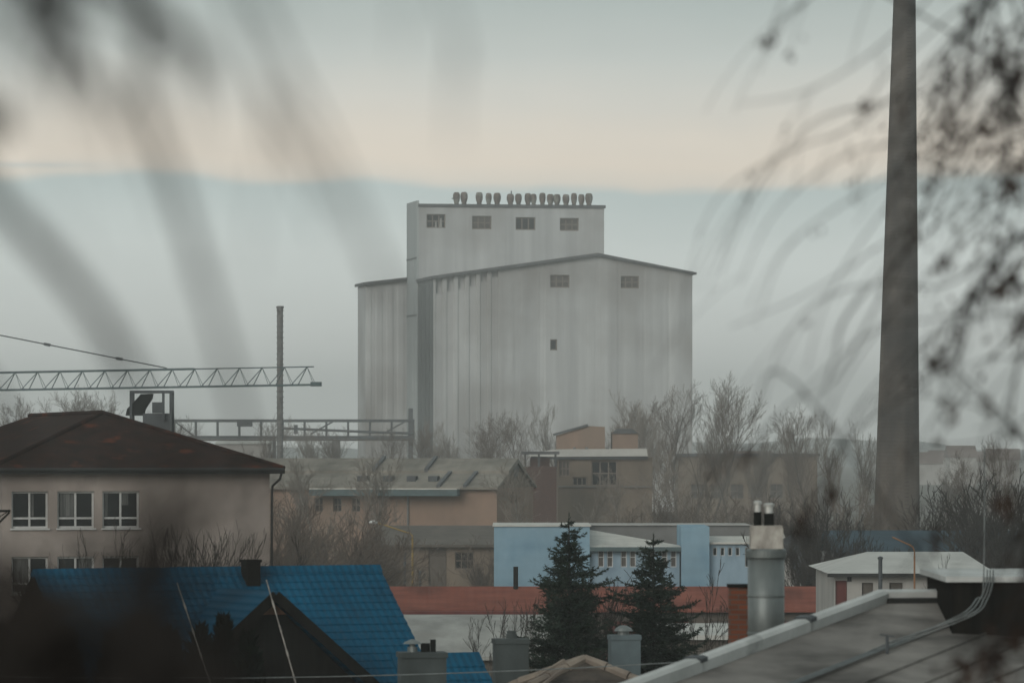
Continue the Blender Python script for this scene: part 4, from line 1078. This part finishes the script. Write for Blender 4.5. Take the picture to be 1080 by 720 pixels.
def thuja(px, ytop, d, w, seed, label):
    rng = random.Random(seed); h = Z(ytop,d)
    root = thing('thuja', label, 'thuja', (X(px,d), d, 0), 0, 'dark thujas at the foot of the blue roof')
    T = MB(); T.tube([(0,0,0),(0,0,h*.9)],[.08,.02],6); T.build('trunk', M['bark_dark'], root)
    C = MB()
    for i in range(2600):
        z = h*rng.random()**.75; t = z/h; r = w*(1-t**2.6)**.6*rng.uniform(.35,1.05)*(1+.15*math.sin(z*5+seed)); a = rng.uniform(0,6.283)
        p = Vector((math.cos(a)*r, math.sin(a)*r, z)); v = Vector((math.cos(a)*.5+rng.gauss(0,.3),math.sin(a)*.5+rng.gauss(0,.3),1)).normalized(); u = v.orthogonal().normalized(); u = Matrix.Rotation(rng.uniform(0,6.28),3,v) @ u
        l = rng.uniform(.15,.3); k = rng.uniform(.02,.05); C.face(p-u*k,p+u*k,p+v*l*.6+u*k*.8,p+v*l,p+v*l*.6-u*k*.8)
    C.build('crown', M['thuja'], root)
for i, (px, yt, d, w, lab) in enumerate(((118,672,100,.7,'dark thuja, leftmost below the blue roof'),(150,655,101,.8,'tallest dark thuja before the left part of the blue roof'),(178,668,99,.7,'dark thuja right of the tallest one'),(212,664,100,.65,'dark thuja left of the dark gable wall'),
    (236,655,101,.5,'dark thuja before the dark gable wall'),(262,672,99,.6,'low dark thuja at the gable wall centre'),(70,668,99,.7,'dark thuja left of the blue roof corner'),(30,676,98,.7,'dark thuja near the bottom left corner'))):
    thuja(px, yt, d, w, 80+i, lab)

# ------------------------------------------------------------------ the two near trees whose twigs blur in front
def taper(n, a, b): return [a+(b-a)*i/(n-1) for i in range(n)]
def leaf_clump(L, p, n, size, rng, v=None):
    for i in range(n):
        q = p+Vector((rng.gauss(0,size*.55),rng.gauss(0,size*.55),rng.gauss(-size*.2,size*.7)))
        d = Vector((rng.gauss(0,.6),rng.gauss(0,.6),-1)).normalized(); u = d.orthogonal().normalized(); u = Matrix.Rotation(rng.uniform(0,6.28),3,d) @ u; w = d.cross(u)
        l = size*rng.uniform(.8,1.5); k = l*.28
        L.face(q, q+d*l*.45+u*k+w*k*.3, q+d*l, q+d*l*.45-u*k+w*k*.3)
def near_right():
    rng = random.Random(21)
    tx, ty = 3.9, 16.1
    root = thing('near_birch_tree', 'near tree whose twigs and withered leaves hang blurred down the right side', 'tree', (tx,ty,0))
    o = Vector((tx,ty,0))
    T, B, L = MB(), MB(), MB()
    T.tube([(0,0,0),(.05,0,6),(-.03,.05,11),(.04,0,16)],[.2,.16,.11,.04],12)
    K = 1.28; spine = []
    def near(p): return min(spine, key=lambda c: (c-p).length)
    def P(px,py,d): return at(px,py,d*K)-o
    def branch(pts, r0, r1, leaves=0, ls=.02, twigs=0, tl=.35):
        q = smooth(pts); B.tube(q, taper(len(q),r0,r1), 5, cap=False)
        if r0 > .01: spine.extend(q[len(q)//3:])
        for i in range(twigs):
            a = rng.randrange(1,len(q)-1); p = q[a]; v = (q[a+1]-q[a-1]).normalized()
            v = (v*.6+Vector((rng.gauss(-.25,.4),rng.gauss(0,.5),rng.gauss(-.35,.35)))).normalized(); n = 5; tp = [p.copy()]
            l = tl*rng.uniform(.4,1.2)
            for j in range(n): v = (v+Vector((0,0,-.16))).normalized(); tp.append(tp[-1]+v*l/n)
            B.tube(tp, taper(n+1,r1*1.0,.0012), 3, cap=False)
            for j in range(1,n+1):
                if rng.random() < leaves: leaf_clump(L, tp[j], rng.randint(1,3), ls, rng)
        for a in range(len(q)):
            if rng.random() < leaves*.5: leaf_clump(L, q[a], rng.randint(1,3), ls, rng)
    # limbs from the trunk
    limbs = [((1130,-60),(1060,-10),(1000,60),(980,130)), ((1150,60),(1085,70),(1040,120),(1005,190)), ((1160,120),(1100,150),(1060,210),(1040,300)),
             ((1150,230),(1090,240),(1040,290),(1010,380)), ((1170,540),(1110,490),(1060,440),(1012,392)), ((1160,330),(1100,330),(1075,380),(1065,450)),
             ((1160,600),(1110,610),(1070,640),(1045,700)), ((1150,650),(1090,660),(1030,690),(1000,740)), ((1150,500),(1100,520),(1085,570),(1075,640)),
             ((1120,-90),(1060,-50),(1030,30),(1020,110)), ((1140,-20),(1090,20),(1070,90),(1060,170)), ((1140,300),(1095,200),(1075,120),(1050,60))]
    for i, lp in enumerate(limbs):
        d = 12.6-rng.uniform(.1,2.2); z0 = Z(lp[0][1],16.1)-rng.uniform(.2,.9)
        pts = [P(x,y,12.6+(d-12.6)*(j+1)/4) for j,(x,y) in enumerate(lp)]
        b = Vector((0,0,z0)); pts = [b, b.lerp(pts[0],.35)+Vector((0,0,.22)), b.lerp(pts[0],.72)+Vector((0,0,.2))]+pts
        branch(pts, .0105, .0030, .52 if i not in (4,) else .1, .025, 24, .42)
    arcs = [((1060,-20),(1000,50),(905,130),(830,160),(765,200),(735,250)), ((1050,40),(990,90),(930,108),(860,128),(800,195),(760,290)), ((1060,100),(1000,150),(905,205),(830,262),(800,335)),
            ((1060,150),(1010,200),(930,258),(850,310),(770,345)), ((1070,250),(1000,300),(930,298),(862,318),(822,368),(805,430)), ((1040,-80),(960,-60),(880,-20),(825,20),(808,50)),
            ((1040,-60),(960,20),(900,70),(840,100),(780,110)), ((1060,220),(1010,260),(940,330),(890,400),(868,450)), ((1070,330),(1000,345),(930,400),(885,470),(872,530)),
            ((1060,60),(980,140),(900,160),(820,220),(780,300)), ((1080,280),(1010,330),(920,350),(840,420),(765,490)), ((1060,120),(960,190),(880,300),(850,390)), ((1090,480),(1040,510),(980,560),(935,640)), ((1100,420),(1050,460),(1000,470),(960,465))]
    for i, ap in enumerate(arcs):
        d = rng.uniform(9.8,11.6)
        base = Vector((0,0,Z(ap[0][1],16.1)+.2))
        pts = [P(x,y,12.4+(d-12.4)*min(1,(j+1)/3)) for j,(x,y) in enumerate(ap)]
        pts = [near(pts[0]+Vector((.15,0,.05)))]+pts
        branch(pts, .0042, .0011, .09, .02, 6, .40)
    for (px,py,n,sz) in ((912,107,7,.016),(902,189,5,.015),(810,40,8,.018),(862,440,5,.02),(757,488,6,.02),(872,508,9,.026),(1000,265,8,.022),(990,376,12,.024),(1062,290,14,.026),(1075,330,12,.026),(1040,420,6,.02),(1070,185,10,.026),(1055,60,12,.03),
                        (1000,120,7,.02),(990,160,7,.02),(1045,690,12,.03),(1005,700,9,.024),(1072,660,12,.026),(960,165,4,.014),(845,545,8,.03),(790,480,5,.02),(985,560,6,.02),(1060,520,9,.03)):
        d = rng.uniform(9.9,11.5); p = P(px,py,d); leaf_clump(L, p, int(n*1.5), sz*1.4, rng)
        # its own hanging twig
        q = P(px+rng.uniform(40,150),py-rng.uniform(70,130),d+.3); e = near(q+Vector((.1,0,.1)))
        B.tube(smooth([e,q,p.lerp(q,.4)+Vector((0,0,.03)),p]), taper(16,.004,.0018), 4, cap=False)
    T.build('trunk', M['near_bark'], root); B.build('branches', M['near_bark'], root); L.build('leaves', M['near_leaf'], root)
near_right()
def near_left():
    rng = random.Random(5)
    tx, ty = -2.3, 4.3
    root = thing('near_weeping_tree', 'near tree whose drooping boughs blur across the upper left', 'tree', (tx,ty,0))
    o = Vector((tx,ty,0)); T, B = MB(), MB()
    K = .95
    T.tube([(0,0,0),(.03,0,6),(-.02,.02,11),(0,0,14.5)],[.17,.14,.1,.05],12)
    def P(px,py,d): return at(px,py,d*K)-o
    def branch(pts, r0, r1, tw=0, tl=.1, tr=.0012):
        q = smooth(pts,6); B.tube(q, taper(len(q),r0,r1), 7)
        for i in range(tw):
            a = rng.randrange(2,len(q)-1); v = ((q[a]-q[a-1]).normalized()+Vector((rng.gauss(0,.45),rng.gauss(0,.4),-.15))).normalized(); tp = [q[a]]
            l = tl*rng.uniform(.5,1.4)
            for j in range(4): v = (v+Vector((rng.gauss(0,.1),0,-.12))).normalized(); tp.append(tp[-1]+v*l/4)
            B.tube(tp, taper(5,tr*1.4,tr*.6), 4, cap=False)
    top = Vector((0,0,13.0)); top2 = Vector((0,0,12.75))
    branch([top, P(-250,-260,4.2), P(60,-200,4.0), P(240,-170,3.9), P(420,-150,3.8)], .02, .006)
    branch([P(60,-200,4.0),P(120,-110,4.0),P(150,0,4.0),P(152,95,4.0),P(185,200,4.0),P(215,295,4.05),P(240,385,4.1),P(262,470,4.1)], .0085, .003, 6)
    branch([top2, P(-200,60,4.2), P(-60,150,4.0), P(10,225,3.9), P(65,285,3.9), P(112,345,3.9), P(142,400,3.95)], .010, .006, 4)
    branch([P(-250,-260,4.2),P(-60,-130,4.0),P(20,-20,3.9),P(75,40,3.9),P(120,110,3.9)], .008, .0022, 6, .12, .0014)
    branch([P(-60,-240,4.1),P(20,-120,4.0),P(90,-30,3.9),P(190,30,3.9),P(215,85,3.9)], .0075, .003, 6, .12, .0014)
    branch([P(240,-170,3.9),P(255,-40,3.8),P(300,60,3.8),P(345,150,3.8),P(385,240,3.8),P(400,300,3.8)], .003, .0012, 4, .12)
    branch([P(200,-175,3.9),P(225,-60,3.7),P(265,60,3.7),P(300,150,3.7),P(340,250,3.7)], .0028, .001, 4, .12)
    branch([P(420,-150,3.8),P(450,-60,3.8),P(480,30,3.8),P(490,80,3.8)], .0022, .0008, 2)
    branch([top2, P(-260,150,4.2),P(-120,300,4.0),P(-30,390,3.9),P(20,470,3.9),P(40,560,3.9)], .007, .003, 3)
    branch([Vector((0,0,11.2)), P(-300,640,4.2), P(-60,660,4.0), P(80,620,3.9), P(150,590,3.9), P(200,470,3.9)], .011, .0025, 8, .14, .002)
    branch([P(-60,660,4.0), P(60,690,3.9), P(140,660,3.9), P(172,610,3.9), P(190,560,3.9)], .016, .006, 9, .12, .004)
    branch([P(-60,660,4.0), P(20,740,3.9), P(120,740,3.9), P(165,690,3.9), P(178,640,3.9)], .020, .012, 9, .12, .004)
    branch([P(-60,660,4.0), P(30,650,3.9), P(90,690,3.9), P(150,720,3.9), P(230,700,3.9), P(262,640,3.9)], .015, .005, 9, .12, .004)
    branch([P(-60,660,4.0), P(-10,600,3.9), P(40,640,3.9), P(75,700,3.9), P(90,760,3.9)], .015, .010, 7, .12, .004)
    branch([P(-250,-260,4.2),P(-40,-70,3.4),P(60,-12,3.1),P(140,20,3.1),P(215,58,3.2)], .0065, .003, 8, .12, .0011)
    branch([top2,P(-200,-150,4.2),P(-70,-30,3.3),P(20,15,3.0),P(72,60,3.0),P(100,100,3.1)], .0065, .0025, 8, .12, .0011)
    branch([P(-60,660,4.0),P(10,760,3.9),P(90,780,3.8),P(140,740,3.7),P(152,670,3.7),P(150,600,3.7),P(146,560,3.7)], .015, .007, 9, .12, .004)
    branch([P(-60,660,4.0),P(0,700,3.9),P(70,640,3.8),P(120,650,3.7),P(200,690,3.7),P(250,730,3.7)], .015, .008, 9, .12, .004)
    branch([P(80,-200,4.0),P(70,-90,3.9),P(60,0,3.9),P(66,45,3.9)], .009, .005, 5, .1, .002)
    T.build('trunk', M['near_bark'], root); B.build('boughs', M['near_bark'], root)
near_left()

# ------------------------------------------------------------------ sky, sun, camera
def world():
    w = bpy.data.worlds.new('World'); sc.world = w; w.use_nodes = True
    nt = w.node_tree; N = nt.nodes; L = nt.links; N.clear()
    out = N.new('ShaderNodeOutputWorld')
    sky = N.new('ShaderNodeTexSky'); sky.sky_type = 'NISHITA'; sky.sun_disc = False; sky.sun_elevation = R(20); sky.sun_rotation = R(207); sky.dust_density = 3
    b1 = N.new('ShaderNodeBackground'); b1.inputs['Strength'].default_value = .08; L.new(sky.outputs[0], b1.inputs['Color'])
    tc = N.new('ShaderNodeTexCoord'); sp = N.new('ShaderNodeSeparateXYZ'); L.new(tc.outputs['Generated'], sp.inputs[0])
    def math_(op, a, b=None, c=None, clamp=False):
        n = N.new('ShaderNodeMath'); n.operation = op; n.use_clamp = clamp
        for i, x in enumerate((a, b, c)):
            if x is None: continue
            if isinstance(x, (int, float)): n.inputs[i].default_value = x
            else: L.new(x, n.inputs[i])
        return n.outputs[0]
    def noise(sx, sz, scale, det=4):
        mp = N.new('ShaderNodeMapping'); mp.inputs['Scale'].default_value = (sx,sx,sz); L.new(tc.outputs['Generated'], mp.inputs[0])
        n = N.new('ShaderNodeTexNoise'); n.inputs['Scale'].default_value = scale; n.inputs['Detail'].default_value = det; L.new(mp.outputs[0], n.inputs['Vector'])
        return n.outputs['Fac']
    # cloud bank edge: elevation warped by slow noise along the horizon
    n1 = noise(1, .3, 13, 3); n2 = noise(1, 6, 40, 4); n3 = noise(1, 5, 7, 4)
    e = math_('ADD', sp.outputs['Z'], math_('MULTIPLY', math_('SUBTRACT', n1, .5), .0160))
    e = math_('ADD', e, math_('MULTIPLY', math_('SUBTRACT', n2, .5), .0024))
    mr = N.new('ShaderNodeMapRange'); mr.inputs['From Min'].default_value = -.02; mr.inputs['From Max'].default_value = .14; L.new(e, mr.inputs['Value'])
    r = N.new('ShaderNodeValToRGB'); cr = r.color_ramp
    stops = [(-.02,(.60,.625,.595)),(.02,(.595,.625,.60)),(.040,(.55,.595,.575)),(.0530,(.42,.485,.475)),(.0552,(.61,.565,.49)),(.0585,(.655,.585,.495)),(.064,(.63,.575,.495)),(.071,(.55,.535,.485)),(.080,(.445,.47,.445)),(.0915,(.345,.39,.375)),(.14,(.34,.385,.375))]
    while len(cr.elements) < len(stops): cr.elements.new(.5)
    for el, (p, c) in zip(cr.elements, stops): el.position = (p+.02)/.16; el.color = (*c,1)
    L.new(mr.outputs[0], r.inputs[0])
    # thin wisps lying on the bank, left
    band = math_('SUBTRACT', 1, math_('MULTIPLY', math_('ABSOLUTE', math_('SUBTRACT', sp.outputs['Z'], .0572)), 900), clamp=True)
    side = math_('MULTIPLY_ADD', sp.outputs['X'], -40, -3.1, True)
    wf = math_('MULTIPLY', math_('MULTIPLY', band, side), math_('MULTIPLY_ADD', n2, 4, -1.4, True))
    mx = N.new('ShaderNodeMixRGB'); L.new(math_('MULTIPLY', wf, .95), mx.inputs[0]); L.new(r.outputs[0], mx.inputs[1]); mx.inputs[2].default_value = (.42,.46,.45,1)
    # soft mottling of the overcast and a brighter zenith
    g = math_('MULTIPLY_ADD', n3, .24, .88)
    zen = N.new('ShaderNodeMapRange'); zen.inputs['From Min'].default_value = .12; zen.inputs['From Max'].default_value = .8; zen.inputs['To Min'].default_value = 1.0; zen.inputs['To Max'].default_value = 1.0
    L.new(sp.outputs['Z'], zen.inputs['Value'])
    b2 = N.new('ShaderNodeBackground'); L.new(mx.outputs[0], b2.inputs['Color']); back = N.new('ShaderNodeMapRange'); back.inputs['From Min'].default_value = -.6; back.inputs['From Max'].default_value = .9; back.inputs['To Min'].default_value = .98; back.inputs['To Max'].default_value = 1.0
    L.new(sp.outputs['Y'], back.inputs['Value'])          # the overcast is brighter towards the low sun ahead
    L.new(math_('MULTIPLY', math_('MULTIPLY', math_('MULTIPLY', g, zen.outputs[0]), back.outputs[0]), SKY), b2.inputs['Strength'])
    ms = N.new('ShaderNodeMixShader'); ms.inputs[0].default_value = .9; L.new(b1.outputs[0], ms.inputs[1]); L.new(b2.outputs[0], ms.inputs[2]); L.new(ms.outputs[0], out.inputs['Surface'])
SKY = 1.23
world()
sl = bpy.data.lights.new('sun', 'SUN'); sl.energy = 1.2; sl.angle = R(30); sl.color = (1,.96,.90)
so = bpy.data.objects.new('sun', sl); COL.objects.link(so)
az, el = R(207), R(20)      # clockwise from +Y
dirv = Vector((math.sin(az)*math.cos(el), math.cos(az)*math.cos(el), math.sin(el)))
so.rotation_euler = dirv.to_track_quat('Z','Y').to_euler(); so.location = (0,-10,60)
so['label'] = 'veiled low sun'

cam = bpy.data.cameras.new('camera'); co = bpy.data.objects.new('camera', cam); COL.objects.link(co)
co.location = (0,0,H); co.rotation_euler = (R(90),0,0)
cam.sensor_width = 36; cam.lens = 36*F/1080; cam.shift_y = (HZ-360)/1080
cam.clip_start = .1; cam.clip_end = 9000
cam.dof.use_dof = True; cam.dof.focus_distance = 260; cam.dof.aperture_fstop = cam.lens/1000/.042; cam.dof.aperture_blades = 0
sc.camera = co
sc.view_settings.view_transform = 'Standard'; sc.view_settings.look = 'None'; sc.view_settings.gamma = 1; sc.view_settings.exposure = .18
sc.view_settings.use_curve_mapping = False
sc.render.engine = 'CYCLES'
cy = sc.cycles; cy.use_denoising = True
try: cy.denoiser = 'OPENIMAGEDENOISE'
except Exception: pass
cy.max_bounces = 6; cy.diffuse_bounces = 3; cy.volume_bounces = 1; cy.sample_clamp_indirect = 6
cy.use_adaptive_sampling = True; cy.adaptive_threshold = .01
